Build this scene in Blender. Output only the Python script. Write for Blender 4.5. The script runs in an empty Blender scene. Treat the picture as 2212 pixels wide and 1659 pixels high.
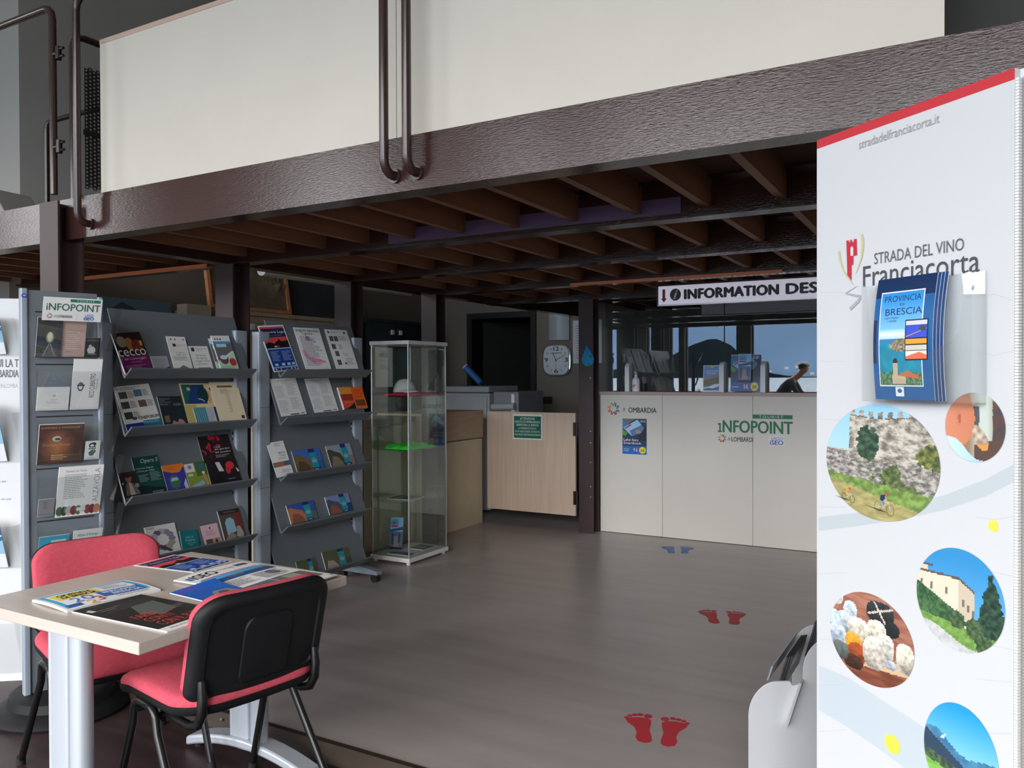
import bpy, bmesh, math, random
from mathutils import Vector, Matrix, noise as mn
R = math.radians
random.seed(7)
S = bpy.context.scene
COL = bpy.data.collections.new('infopoint'); S.collection.children.link(COL)

# ------------------------------------------------------------------ camera
F, CX, CY = 1740., 1106., 829.5
YAW, HZ, ROLL, EYE = R(29.5), 813., .0035, 1.367
PIT = math.atan((CY - HZ) / F)
f0 = Vector((-math.sin(YAW), math.cos(YAW), 0)); r0 = Vector((math.cos(YAW), math.sin(YAW), 0)); u0 = Vector((0, 0, 1))
FW = f0 * math.cos(PIT) - u0 * math.sin(PIT)
UP = u0 * math.cos(PIT) + f0 * math.sin(PIT)
RT = r0 * math.cos(ROLL) - UP * math.sin(ROLL)
UQ = UP * math.cos(ROLL) + r0 * math.sin(ROLL)
CAM = Vector((0, 0, EYE))
def ray(px, py): return FW * F + RT * (px - CX) + UQ * (CY - py)
def on(px, py, p, n):
    """point of the plane (p, n) seen at a photo pixel: used only to read real positions off the photo"""
    d = ray(px, py); p = Vector(p); n = Vector(n)
    return CAM + d * ((p - CAM).dot(n) / d.dot(n))
def onx(px, py, x): return on(px, py, (x, 0, 0), (1, 0, 0))
def ony(px, py, y): return on(px, py, (0, y, 0), (0, 1, 0))
def onz(px, py, z): return on(px, py, (0, 0, z), (0, 0, 1))
cd = bpy.data.cameras.new('camera'); cam = bpy.data.objects.new('camera', cd); COL.objects.link(cam)
cd.sensor_width = 36; cd.lens = F / 2212 * 36; cd.clip_start = .05; cd.clip_end = 9000
m = Matrix((RT, UQ, -FW)).transposed().to_4x4(); m.translation = CAM
cam.matrix_world = m; S.camera = cam

# ------------------------------------------------------------------ materials
def lin(c):
    def g(v):
        v = v / 255.
        return v / 12.92 if v <= .04045 else ((v + .055) / 1.055) ** 2.4
    return (g(c[0]), g(c[1]), g(c[2]))
def newmat(name):
    M = bpy.data.materials.new(name); M.use_nodes = True
    nt = M.node_tree; nt.nodes.clear()
    o = nt.nodes.new('ShaderNodeOutputMaterial'); b = nt.nodes.new('ShaderNodeBsdfPrincipled')
    nt.links.new(b.outputs[0], o.inputs[0])
    return M, nt, b, o
def mat(name, c, rough=.5, metal=0., var=.06, scale=(6, 6, 6), c2=None, bump=0., bscale=None, spec=None, detail=4, coat=0, emit=0):
    M, nt, b, o = newmat(name)
    N = nt.nodes; L = nt.links
    tc = N.new('ShaderNodeTexCoord'); mp = N.new('ShaderNodeMapping'); mp.inputs['Scale'].default_value = scale
    L.new(tc.outputs['Object'], mp.inputs['Vector'])
    no = N.new('ShaderNodeTexNoise'); no.inputs['Scale'].default_value = 1; no.inputs['Detail'].default_value = detail
    L.new(mp.outputs[0], no.inputs['Vector'])
    cr = N.new('ShaderNodeValToRGB')
    a = lin(c); d = lin(c2) if c2 else tuple(v * (1 - var * 2) for v in a)
    if not c2: a = tuple(min(1, v * (1 + var)) for v in a)
    cr.color_ramp.elements[0].position = .3; cr.color_ramp.elements[1].position = .7
    cr.color_ramp.elements[0].color = (*d, 1); cr.color_ramp.elements[1].color = (*a, 1)
    L.new(no.outputs['Fac'], cr.inputs[0]); L.new(cr.outputs[0], b.inputs['Base Color'])
    b.inputs['Roughness'].default_value = rough; b.inputs['Metallic'].default_value = metal
    if spec is not None: b.inputs['Specular IOR Level'].default_value = spec
    if emit: b.inputs['Emission Color'].default_value = (*a, 1); b.inputs['Emission Strength'].default_value = emit
    if coat: b.inputs['Coat Weight'].default_value = coat; b.inputs['Coat Roughness'].default_value = .12
    if bump:
        m2 = N.new('ShaderNodeMapping'); m2.inputs['Scale'].default_value = bscale or scale
        L.new(tc.outputs['Object'], m2.inputs['Vector'])
        n2 = N.new('ShaderNodeTexNoise'); n2.inputs['Scale'].default_value = 1; n2.inputs['Detail'].default_value = 3
        L.new(m2.outputs[0], n2.inputs['Vector'])
        bp = N.new('ShaderNodeBump'); bp.inputs['Strength'].default_value = bump; bp.inputs['Distance'].default_value = .004
        L.new(n2.outputs['Fac'], bp.inputs['Height']); L.new(bp.outputs[0], b.inputs['Normal'])
    return M
def glass(name, tint=(240, 250, 246), ior=1.5, haze=0.):
    M = bpy.data.materials.new(name); M.use_nodes = True
    nt = M.node_tree; nt.nodes.clear(); N = nt.nodes; L = nt.links
    o = N.new('ShaderNodeOutputMaterial'); t = N.new('ShaderNodeBsdfTransparent'); g = N.new('ShaderNodeBsdfGlossy')
    fr = N.new('ShaderNodeFresnel'); mx = N.new('ShaderNodeMixShader')
    fr.inputs['IOR'].default_value = ior; g.inputs['Roughness'].default_value = 0.0
    t.inputs[0].default_value = (*lin(tint), 1); g.inputs[0].default_value = (1, 1, 1, 1)
    ge = N.new('ShaderNodeNewGeometry'); mr = N.new('ShaderNodeMapRange')   # same reflectance on leaving the pane as on entering it
    mr.inputs['To Min'].default_value = ior; mr.inputs['To Max'].default_value = 1 / ior
    L.new(ge.outputs['Backfacing'], mr.inputs['Value']); L.new(mr.outputs[0], fr.inputs['IOR'])
    L.new(fr.outputs[0], mx.inputs[0]); L.new(t.outputs[0], mx.inputs[1]); L.new(g.outputs[0], mx.inputs[2])
    last = mx
    if haze:
        d = N.new('ShaderNodeBsdfDiffuse'); d.inputs[0].default_value = (.8, .83, .86, 1)
        m2 = N.new('ShaderNodeMixShader'); m2.inputs[0].default_value = haze
        L.new(mx.outputs[0], m2.inputs[1]); L.new(d.outputs[0], m2.inputs[2]); last = m2
    L.new(last.outputs[0], o.inputs[0])
    return M
def printmat(name, rough):
    M, nt, b, o = newmat(name)
    a = nt.nodes.new('ShaderNodeAttribute'); a.attribute_name = 'Col'
    nt.links.new(a.outputs['Color'], b.inputs['Base Color']); b.inputs['Roughness'].default_value = rough
    b.inputs['Specular IOR Level'].default_value = .35
    return M
PRINT = printmat('printed_paper', .55); PRINTG = printmat('glossy_print', .3)
M = dict(
    paint=mat('brown_paint', (60, 38, 34), .15, var=.05, scale=(2, 9, 9), bump=.2, bscale=(45, 160, 260), spec=.38),
    column=mat('brown_column_paint', (62, 44, 44), .42, var=.05, scale=(4, 4, 2)),
    pipe=mat('brown_pipe_paint', (58, 40, 34), .22, var=.04),
    cream=mat('cream_laminate', (203, 195, 181), .55, var=.015, scale=(3, 3, 3)),
    cap=mat('beige_edge_wood', (186, 160, 140), .5, var=.05, scale=(2, 30, 30)),
    joist=mat('joist_wood', (134, 92, 66), .6, c2=(108, 72, 52), scale=(14, 1.6, 14)),
    boards=mat('deck_boards', (92, 62, 42), .7, c2=(66, 45, 32), scale=(1.5, 12, 12)),
    lino=mat('greyish_wood_lino', (174, 165, 163), .3, c2=(160, 151, 148), scale=(.9, 9, 4), detail=12, bump=.04, bscale=(3, 40, 4)),
    parquet=mat('dark_parquet', (66, 46, 46), .42, c2=(46, 32, 33), scale=(2, 16, 4), detail=7),
    trim=mat('step_edge_metal', (58, 48, 38), .5, .2, var=.1, scale=(4, 30, 30)),
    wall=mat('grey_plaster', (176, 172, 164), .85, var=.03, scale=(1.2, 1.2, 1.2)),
    wallshade=mat('shaded_plaster', (116, 105, 92), .85, var=.03, scale=(1.2, 1.2, 1.2)),  # plaster colour darkened to carry the office shade
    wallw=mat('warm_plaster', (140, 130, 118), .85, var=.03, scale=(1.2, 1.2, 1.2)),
    ceil=mat('ceiling_plaster', (196, 192, 186), .9, var=.03),
    facade=mat('facade_plaster', (120, 116, 110), .8, var=.05),
    counter=mat('counter_laminate', (221, 214, 203), .55, var=.02, scale=(2, 2, 2)),
    ctop=mat('counter_edge', (186, 166, 154), .5, var=.05, scale=(2, 25, 25)),
    gatewood=mat('pale_oak', (208, 184, 162), .6, c2=(194, 168, 146), scale=(60, 60, 2.2), detail=6),
    unitwood=mat('beige_oak', (190, 164, 138), .6, c2=(176, 150, 126), scale=(4, 4, 50), detail=6),
    unitpanel=mat('beige_panel', (206, 192, 164), .6, var=.03),
    table=mat('maple_laminate', (200, 189, 180), .3, c2=(191, 178, 168), scale=(2, 46, 30), detail=6),
    alu=mat('silver_paint', (192, 198, 208), .38, .35, var=.02, scale=(8, 8, 2)),
    fabric=mat('red_fabric', (204, 80, 96), .92, c2=(190, 70, 87), scale=(90, 90, 90), bump=.3, bscale=(700, 700, 700)),
    plastic=mat('black_plastic', (17, 18, 21), .58, var=.1, spec=.35, bump=.2, bscale=(400, 400, 400)),
    blacksteel=mat('black_steel', (15, 16, 17), .32, var=.05),
    rack=mat('rack_grey', (112, 119, 126), .5, .15, var=.02),
    rackpost=mat('rack_post_grey', (148, 158, 170), .45, .2, var=.02),
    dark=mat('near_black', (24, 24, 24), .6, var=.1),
    rubber=mat('rubber', (22, 22, 23), .7, var=.1),
    white=mat('white_plastic', (236, 238, 240), .45, var=.01),
    whitef=mat('white_foam_board', (206, 207, 209), .6, var=.01),
    cover=mat('white_melamine', (228, 226, 224), .45, var=.01),
    steel=mat('brushed_steel', (190, 190, 190), .3, .9, var=.03),
    chrome=mat('chrome', (225, 225, 228), .12, 1., var=.01),
    copier=mat('copier_grey', (178, 180, 182), .55, var=.02),
    copierd=mat('copier_dark_grey', (140, 138, 142), .55, var=.02),
    signw=mat('sign_white', (226, 222, 240), .35, var=.01, emit=.3),
    green=mat('green_shirt', (70, 240, 70), .85, c2=(52, 222, 60), scale=(20, 20, 20), bump=.4, bscale=(60, 60, 60)),
    pink=mat('pink_shirt', (240, 40, 92), .85, c2=(226, 30, 82), scale=(20, 20, 20), bump=.4, bscale=(60, 60, 60)),
    capw=mat('white_cotton', (214, 214, 218), .85, var=.02, bump=.15, bscale=(300, 300, 300)),
    blue=mat('blue_tube', (62, 120, 196), .4, var=.04),
    teal=mat('dark_teal_door', (30, 44, 52), .3, var=.05),
    door=mat('dark_door', (58, 60, 54), .5, var=.05),
    unlit_brown=mat('unlit_interior_brown', (40, 37, 31), .6, var=.08),  # darkness of the unlit mezzanine interior as a colour
    beige=mat('beige_cabinet', (176, 160, 132), .6, var=.03),
    wood=mat('orange_frame_wood', (206, 140, 92), .5, c2=(186, 120, 76), scale=(6, 6, 30)),
    orange_tone=mat('orange_reflection_and_plain', (224, 128, 80), .4, var=.05, scale=(3, 20, 20)),  # beam reflections put into colour; also plain orange for pen and mouth
    violet=mat('violet_reflection_paint', (96, 78, 112), .3, var=.06, scale=(2, 20, 20)),  # sky reflection on the beam put into colour
    relief=mat('relief_plaster', (128, 112, 88), .8, c2=(84, 78, 62), scale=(5, 5, 5), detail=8),
    tube=mat('white_tube', (206, 206, 200), .5, var=.02),
    sconce=mat('sconce_glass', (190, 198, 202), .35, var=.01),
    pave=mat('pavement', (120, 118, 114), .8, var=.1),
    lake=mat('lake_water', (96, 120, 140), .25, var=.12, scale=(.06, .02, .1), bump=.3, bscale=(.4, .4, .4)),
    hill=mat('wooded_hill', (14, 22, 28), .95, spec=0., var=.2, scale=(.02, .02, .02)),
    haze=mat('far_mountain', (98, 124, 156), .95, spec=0., var=.08, scale=(.004, .004, .004)),
    town=mat('town_walls', (220, 214, 206), .8, var=.05),
    skin=mat('skin', (206, 156, 130), .6, var=.03),
    jersey=mat('dark_jersey', (44, 48, 54), .8, var=.05),
    helmet=mat('helmet_white', (222, 222, 222), .35, var=.02),
    mesh=mat('perforated_steel', (40, 37, 34), .5, var=.04),
    glass=glass('clear_glass', (246, 250, 248)),
    acryl=glass('clear_acrylic', (252, 253, 253), 1.45, .01),
    screen=glass('screen_glass', (225, 232, 236), 1.62),
    ac=mat('vent_grey', (150, 147, 141), .6, var=.02),
    amber=mat('soap_label', (238, 232, 230), .4, var=.02),
    felt=mat('charcoal_board', (60, 62, 66), .8, var=.05),
)

# ------------------------------------------------------------------ mesh helpers
class MB:
    def __init__(s): s.v = []; s.f = []; s.mi = []
    def add(s, vs, fs, mi=0):
        o = len(s.v); s.v += [tuple(v) for v in vs]
        s.f += [tuple(i + o for i in f) for f in fs]; s.mi += [mi] * len(fs)
        return s
    def box(s, x0, y0, z0, x1, y1, z1, mi=0):
        x0, x1 = min(x0, x1), max(x0, x1); y0, y1 = min(y0, y1), max(y0, y1); z0, z1 = min(z0, z1), max(z0, z1)
        v = [(x, y, z) for z in (z0, z1) for y in (y0, y1) for x in (x0, x1)]
        return s.add(v, [(0, 2, 3, 1), (4, 5, 7, 6), (0, 1, 5, 4), (2, 6, 7, 3), (0, 4, 6, 2), (1, 3, 7, 5)], mi)
    def prism(s, poly, axis, a, b, mi=0):
        def P(p, t):
            return {'x': (t, p[0], p[1]), 'y': (p[0], t, p[1]), 'z': (p[0], p[1], t)}[axis]
        n = len(poly); v = [P(p, a) for p in poly] + [P(p, b) for p in poly]
        f = [tuple(range(n))[::-1], tuple(range(n, 2 * n))] + [(i, (i + 1) % n, n + (i + 1) % n, n + i) for i in range(n)]
        return s.add(v, f, mi)
    def tube(s, path, r, n=12, mi=0, cap=True, sq=1.):
        path = [Vector(p) for p in path]; rings = []; prev = None
        for i, p in enumerate(path):
            a = path[max(i - 1, 0)]; b = path[min(i + 1, len(path) - 1)]
            t = (b - a).normalized()
            if prev is None:
                q = Vector((0, 0, 1)) if abs(t.z) < .9 else Vector((1, 0, 0))
                x = t.cross(q).normalized()
            else:
                x = (prev - t * prev.dot(t)).normalized()
            y = t.cross(x); prev = x
            rr = r[i] if isinstance(r, (list, tuple)) else r
            rings.append([p + x * math.cos(2 * math.pi * k / n) * rr + y * math.sin(2 * math.pi * k / n) * rr * sq for k in range(n)])
        v = [q for g in rings for q in g]; f = []
        for i in range(len(path) - 1):
            for k in range(n):
                f.append((i * n + k, i * n + (k + 1) % n, (i + 1) * n + (k + 1) % n, (i + 1) * n + k))
        if cap: f += [tuple(range(n))[::-1], tuple(range((len(path) - 1) * n, len(path) * n))]
        return s.add(v, f, mi)
    def lathe(s, prof, n=24, mi=0, c=(0, 0, 0)):
        v = []; f = []
        for r_, z in prof:
            for k in range(n):
                a = 2 * math.pi * k / n; v.append((c[0] + r_ * math.cos(a), c[1] + r_ * math.sin(a), c[2] + z))
        for i in range(len(prof) - 1):
            for k in range(n):
                f.append((i * n + k, i * n + (k + 1) % n, (i + 1) * n + (k + 1) % n, (i + 1) * n + k))
        f += [tuple(range(n))[::-1], tuple(range((len(prof) - 1) * n, len(prof) * n))]
        return s.add(v, f, mi)
    def xf(s, M_):
        s.v = [tuple(M_ @ Vector(v)) for v in s.v]; return s
    def build(s, name, mt, parent=None, smooth=0, bevel=0, seg=2, mw=None):
        me = bpy.data.meshes.new(name); me.from_pydata(s.v, [], s.f)
        bm = bmesh.new(); bm.from_mesh(me); bmesh.ops.recalc_face_normals(bm, faces=bm.faces); bm.to_mesh(me); bm.free()
        for q in (mt if isinstance(mt, (list, tuple)) else [mt]): me.materials.append(q)
        me.polygons.foreach_set('material_index', s.mi)
        if smooth:
            me.polygons.foreach_set('use_smooth', [True] * len(me.polygons)); me.set_sharp_from_angle(angle=R(smooth))
        o = bpy.data.objects.new(name, me); COL.objects.link(o)
        if parent: o.parent = parent
        if mw is not None: o.matrix_world = mw
        if bevel:
            b = o.modifiers.new('bevel', 'BEVEL'); b.width = bevel; b.segments = seg; b.limit_method = 'ANGLE'; b.angle_limit = R(40)
        return o
def B(*a): return MB().box(*a)
def tag(o, label, cat, group=None, kind=None):
    if label: o['label'] = label
    if cat: o['category'] = cat
    if group: o['group'] = group
    if kind: o['kind'] = kind
    return o
def thing(name, label, cat, loc=(0, 0, 0), rz=0, group=None):
    o = bpy.data.objects.new(name, None); COL.objects.link(o); o.empty_display_size = .05
    o.location = loc; o.rotation_euler = (0, 0, rz)
    return tag(o, label, cat, group)
def struct(name, mb, mt, parent=None, **k):
    o = mb.build(name, mt, parent, **k)
    if not parent: o['kind'] = 'structure'
    return o
def dup(root, **props):
    r_ = root.copy(); COL.objects.link(r_)
    for ch in list(root.children):
        c = ch.copy(); COL.objects.link(c); c.parent = r_; c.matrix_parent_inverse = ch.matrix_parent_inverse
        for g in ch.children:
            d = g.copy(); COL.objects.link(d); d.parent = c
    for k, v in props.items(): r_[k] = v
    return r_
def arc(c, rad, a0, a1, n, plane='xz'):
    out = []
    for i in range(n + 1):
        a = R(a0 + (a1 - a0) * i / n); p, q = rad * math.cos(a), rad * math.sin(a)
        out.append({'xz': (c[0] + p, c[1], c[2] + q), 'yz': (c[0], c[1] + p, c[2] + q), 'xy': (c[0] + p, c[1] + q, c[2])}[plane])
    return out
def rrect(x0, y0, x1, y1, r_, n=5):
    pts = []
    for cx, cy, a in ((x1 - r_, y1 - r_, 0), (x0 + r_, y1 - r_, 90), (x0 + r_, y0 + r_, 180), (x1 - r_, y0 + r_, 270)):
        for i in range(n + 1):
            t = R(a + 90 * i / n); pts.append((cx + r_ * math.cos(t), cy + r_ * math.sin(t)))
    return pts

# ------------------------------------------------------------------ printed matter
_TX = {}
def glyphs(txt, shear=0., off=0., space=1.):
    k = (txt, shear, off, space)
    if k not in _TX:
        cu = bpy.data.curves.new('t', 'FONT'); cu.body = txt; cu.shear = shear; cu.offset = off; cu.space_character = space
        cu.resolution_u = 3; cu.fill_mode = 'FRONT'
        ob = bpy.data.objects.new('t', cu); me = ob.to_mesh()
        v = [(q.co.x, q.co.y) for q in me.vertices]; f = [tuple(p.vertices) for p in me.polygons]
        ob.to_mesh_clear(); bpy.data.objects.remove(ob); bpy.data.curves.remove(cu)
        if not v: v = [(0, 0)]
        _TX[k] = (v, f, min(q[0] for q in v), max(q[0] for q in v), min(q[1] for q in v), max(q[1] for q in v))
    return _TX[k]
class Art:
    """a printed sheet or booklet: local x right, y up, z out of the paper; sizes in metres, positions as fractions"""
    def __init__(s, w, h, t=.002, base=(236, 236, 234), edge=(225, 225, 222), bend=None, step=1e-4):
        s.w, s.h = w, h; s.v = []; s.f = []; s.c = []; s.k = 0; s.bend = bend; s.step = step
        if t:
            n = 14 if bend else 1; nx = 10 if bend else 1
            for i in range(n):
                y0, y1 = h * i / n, h * (i + 1) / n
                for j in range(nx):
                    x0, x1 = w * j / nx, w * (j + 1) / nx
                    s._q([(x0, y0, 0), (x1, y0, 0), (x1, y1, 0), (x0, y1, 0)], base)
                    s._q([(x0, y0, -t), (x0, y1, -t), (x1, y1, -t), (x1, y0, -t)], edge)
                s._q([(0, y0, -t), (0, y0, 0), (0, y1, 0), (0, y1, -t)], edge)
                s._q([(w, y0, 0), (w, y0, -t), (w, y1, -t), (w, y1, 0)], edge)
            for j in range(nx):
                x0, x1 = w * j / nx, w * (j + 1) / nx
                s._q([(x0, 0, -t), (x1, 0, -t), (x1, 0, 0), (x0, 0, 0)], edge)
                s._q([(x0, h, 0), (x1, h, 0), (x1, h, -t), (x0, h, -t)], edge)
    def _q(s, vs, c):
        o = len(s.v)
        if s.bend: vs = [(x, y, z + s.bend(x / s.w, y / s.h)) for x, y, z in vs]
        s.v += vs; s.f.append(tuple(range(o, o + len(vs)))); s.c.append(lin(c))
    def z(s): s.k += 1; return s.k * s.step
    def rect(s, x0, y0, x1, y1, c):
        z = s.z(); n = max(1, int(abs(y1 - y0) * 14)) if s.bend else 1; nx = max(1, int(abs(x1 - x0) * 10)) if s.bend else 1
        for i in range(n):
            a, b = y0 + (y1 - y0) * i / n, y0 + (y1 - y0) * (i + 1) / n
            for j in range(nx):
                p, q = x0 + (x1 - x0) * j / nx, x0 + (x1 - x0) * (j + 1) / nx
                s._q([(p * s.w, a * s.h, z), (q * s.w, a * s.h, z), (q * s.w, b * s.h, z), (p * s.w, b * s.h, z)], c)
        return s
    def poly(s, pts, c):
        z = s.z(); s._q([(x * s.w, y * s.h, z) for x, y in pts], c); return s
    def ell(s, cx, cy, rx, ry, c, n=20):
        return s.poly([(cx + rx * math.cos(2 * math.pi * i / n), cy + ry * math.sin(2 * math.pi * i / n)) for i in range(n)], c)
    def stroke(s, pts, wd, c):
        z = s.z(); P = [(x * s.w, y * s.h) for x, y in pts]
        for i in range(len(P) - 1):
            a, b = Vector(P[i]), Vector(P[i + 1]); d = b - a
            if d.length < 1e-9: continue
            n = Vector((-d.y, d.x)).normalized(); z += s.step * .03
            w0 = wd if not isinstance(wd, list) else wd[i]; w1 = wd if not isinstance(wd, list) else wd[i + 1]
            s._q([(*(a - n * w0 / 2), z), (*(b - n * w1 / 2), z), (*(b + n * w1 / 2), z), (*(a + n * w0 / 2), z)], c)
        return s
    def text(s, t, x0, y0, x1, y1, c, shear=0., off=0., space=1., rot=0):
        """letters fitted to the box x0..x1, y0..y1"""
        v, f, a, b, d, e = glyphs(t, shear, 0., space); z = s.z(); lc = lin(c)
        k = max(0., off) * 1.1 * (y1 - y0) * s.h
        if rot == 90: k = max(0., off) * 1.1 * (x1 - x0) * s.w
        for i_, (ox, oy) in enumerate(((0, 0),) if off <= 0 else ((-k, 0), (k, 0), (0, -k * .6), (0, k * .6))):
            o = len(s.v); z += s.step * .22 * (i_ > 0)
            for q in v:
                p, r_ = (q[0] - a) / max(b - a, 1e-6), (q[1] - d) / max(e - d, 1e-6)
                if rot == 90: x, y = (x1 - (x1 - x0) * r_), (y0 + (y1 - y0) * p)
                else: x, y = x0 + (x1 - x0) * p, y0 + (y1 - y0) * r_
                zz = z + (s.bend(x, y) if s.bend else 0)
                s.v.append((x * s.w + ox, y * s.h + oy, zz))
            for g in f: s.f.append(tuple(i + o for i in g)); s.c.append(lc)
        return s
    def lines(s, x0, y0, x1, y1, n, c, seed=1, th=.42, ragged=.35):
        rg = random.Random(seed); z = s.z(); st = (y1 - y0) / n
        for i in range(n):
            y = y1 - st * (i + 1) + st * .3; b = x1 - (x1 - x0) * rg.random() * ragged
            x = x0
            while x < b - 1e-4:
                e = min(b, x + (x1 - x0) * rg.uniform(.05, .16))
                s._q([(x * s.w, y * s.h, z), (e * s.w, y * s.h, z), (e * s.w, (y + st * th) * s.h, z), (x * s.w, (y + st * th) * s.h, z)], c)
                x = e + (x1 - x0) * .018
        return s
    def pic(s, x0, y0, x1, y1, fn, nx=30, ny=30):
        z = s.z()
        for i in range(nx):
            for j in range(ny):
                u0_, u1, v0, v1 = i / nx, (i + 1) / nx, j / ny, (j + 1) / ny
                X = lambda u: (x0 + (x1 - x0) * u) * s.w
                Y = lambda v: (y0 + (y1 - y0) * v) * s.h
                s._q([(X(u0_), Y(v0), z), (X(u1), Y(v0), z), (X(u1), Y(v1), z), (X(u0_), Y(v1), z)], fn((u0_ + u1) / 2, (v0 + v1) / 2))
        return s
    def disc(s, cx, cy, rx, ry, fn, n=60):
        z = s.z()
        def mp(a, b):
            x = a * math.sqrt(1 - b * b / 2); y = b * math.sqrt(1 - a * a / 2); return x, y
        for i in range(n):
            for j in range(n):
                q = [mp(-1 + 2 * p / n, -1 + 2 * r_ / n) for p, r_ in ((i, j), (i + 1, j), (i + 1, j + 1), (i, j + 1))]
                mx = sum(p[0] for p in q) / 4; my = sum(p[1] for p in q) / 4
                s._q([((cx + rx * p[0]) * s.w, (cy + ry * p[1]) * s.h, z) for p in q], fn(mx * .5 + .5, my * .5 + .5))
        return s
    def mesh(s, name):
        me = bpy.data.meshes.new(name); me.from_pydata(s.v, [], s.f)
        at = me.color_attributes.new('Col', 'FLOAT_COLOR', 'CORNER'); buf = []
        for g, c in zip(s.f, s.c): buf += [c[0], c[1], c[2], 1.] * len(g)
        at.data.foreach_set('color', buf)
        return me
    def put(s, name, origin, right, up, mt=None, parent=None):
        me = s.mesh(name); me.materials.append(mt or PRINT)
        o = bpy.data.objects.new(name, me); COL.objects.link(o)
        r_ = Vector(right).normalized(); u_ = Vector(up); u_ = (u_ - r_ * u_.dot(r_)).normalized(); n = r_.cross(u_)
        q = Matrix((r_, u_, n)).transposed().to_4x4(); q.translation = Vector(origin)
        if parent: o.parent = parent; o.matrix_local = parent_inv(parent) @ q
        else: o.matrix_world = q
        return o
def parent_inv(p):
    q = Matrix.LocRotScale(p.location, p.rotation_euler, p.scale)
    return q.inverted()
def nz(x, y, s_=1., seed=0): return mn.noise(Vector((x * s_ + seed * 17.3, y * s_ - seed * 9.1, seed * 3.7)))
def fb(x, y, s_=1., seed=0, o=4):
    return mn.fractal(Vector((x * s_ + seed * 11.3, y * s_ + seed * 5.1, seed * 2.2)), 1., 2., o)
def mixc(a, b, t):
    t = max(0, min(1, t)); return tuple(a[i] + (b[i] - a[i]) * t for i in range(3))
def shade(c, k): return tuple(max(0, min(255, v * k)) for v in c)

# ------------------------------------------------------------------ the setting
FZ = -.05                                                            # dark floor, one low step below the lino
struct('floor', B(-6, 2.27, -.12, 3.2, 8.6, 0), M['lino'])
struct('floor', B(-9.2, -4.75, -.2, 3.2, 2.27, FZ), M['parquet'])
struct('floor', B(-9.2, 2.27, -.2, -6, 3.4, FZ), M['parquet'])
t_ = MB().prism([(2.272, -.001), (2.272, FZ), (2.222, FZ), (2.222, FZ + .006), (2.262, .003), (2.285, .003), (2.285, 0)], 'x', -6, 3.2)
step = struct('trim_1', t_, M['trim'])
sc_ = MB()
for k in range(9): sc_.tube([(-2.62 + k * .52, 2.243, -.022), (-2.62 + k * .52, 2.236, -.012)], .006, 8)
sc_.build('screw', M['steel'], step)
struct('wall_left', B(-6.15, 3.35, 2.45, -6, 8.6, 5.3), M['wall']); struct('wall_left', B(-6.15, 3.35, -.1, -6, 8.6, 2.45), M['wallshade'])  # lower piece darker: shade behind the columns put into the wall colour
LW0, LW1 = -1.25, -.45  # opening for an unseen window, added to put a highlight on the front beam
struct('wall_left', MB().box(-9.35, -4.75, -.2, -9.2, LW0, 5.3).box(-9.35, LW1, -.2, -9.2, 3.5, 5.3).box(-9.35, LW0, 4.3, -9.2, LW1, 5.3).box(-9.35, LW0, -.2, -9.2, LW1, 2.3), M['wall'])
lwf = MB()
for y in (LW0, (LW0 + LW1) / 2 - .02, LW1 - .04): lwf.box(-9.31, y, 2.3, -9.24, y + .04, 4.3)
struct('window_9', lwf.box(-9.31, LW0, 4.26, -9.24, LW1, 4.3).box(-9.31, LW0, 2.3, -9.24, LW1, 2.36), M['dark'])  # frame of the added, unseen side window
struct('trim_2', B(-9.2, 3.35, -.2, -6.15, 3.5, 5.3), M['wall'])
struct('wall_right', B(3.2, -4.75, -.2, 3.35, 8.6, 5.3), M['wall'])
DX0, DX1, DZ = -5.38, -4.42, 2.14
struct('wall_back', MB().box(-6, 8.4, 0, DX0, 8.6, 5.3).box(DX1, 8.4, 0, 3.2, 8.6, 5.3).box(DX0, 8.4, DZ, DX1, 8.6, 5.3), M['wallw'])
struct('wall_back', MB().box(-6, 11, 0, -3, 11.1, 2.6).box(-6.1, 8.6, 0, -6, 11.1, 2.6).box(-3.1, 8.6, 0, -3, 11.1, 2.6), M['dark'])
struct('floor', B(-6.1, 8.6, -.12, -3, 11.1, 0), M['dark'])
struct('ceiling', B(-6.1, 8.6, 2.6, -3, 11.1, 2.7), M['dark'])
struct('ceiling', B(-9.35, -4.75, 5.3, 3.35, 8.6, 5.45), M['ceil'])
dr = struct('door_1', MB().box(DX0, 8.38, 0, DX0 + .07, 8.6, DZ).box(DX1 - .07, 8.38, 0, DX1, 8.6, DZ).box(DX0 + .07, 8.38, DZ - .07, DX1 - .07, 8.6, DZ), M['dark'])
q = MB().box(0, 0, .01, .78, .04, 2.05); q.xf(Matrix.Translation((DX0 + .1, 8.62, 0)) @ Matrix.Rotation(R(58), 4, 'Z')); q.build('door_leaf', M['door'], dr)
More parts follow.
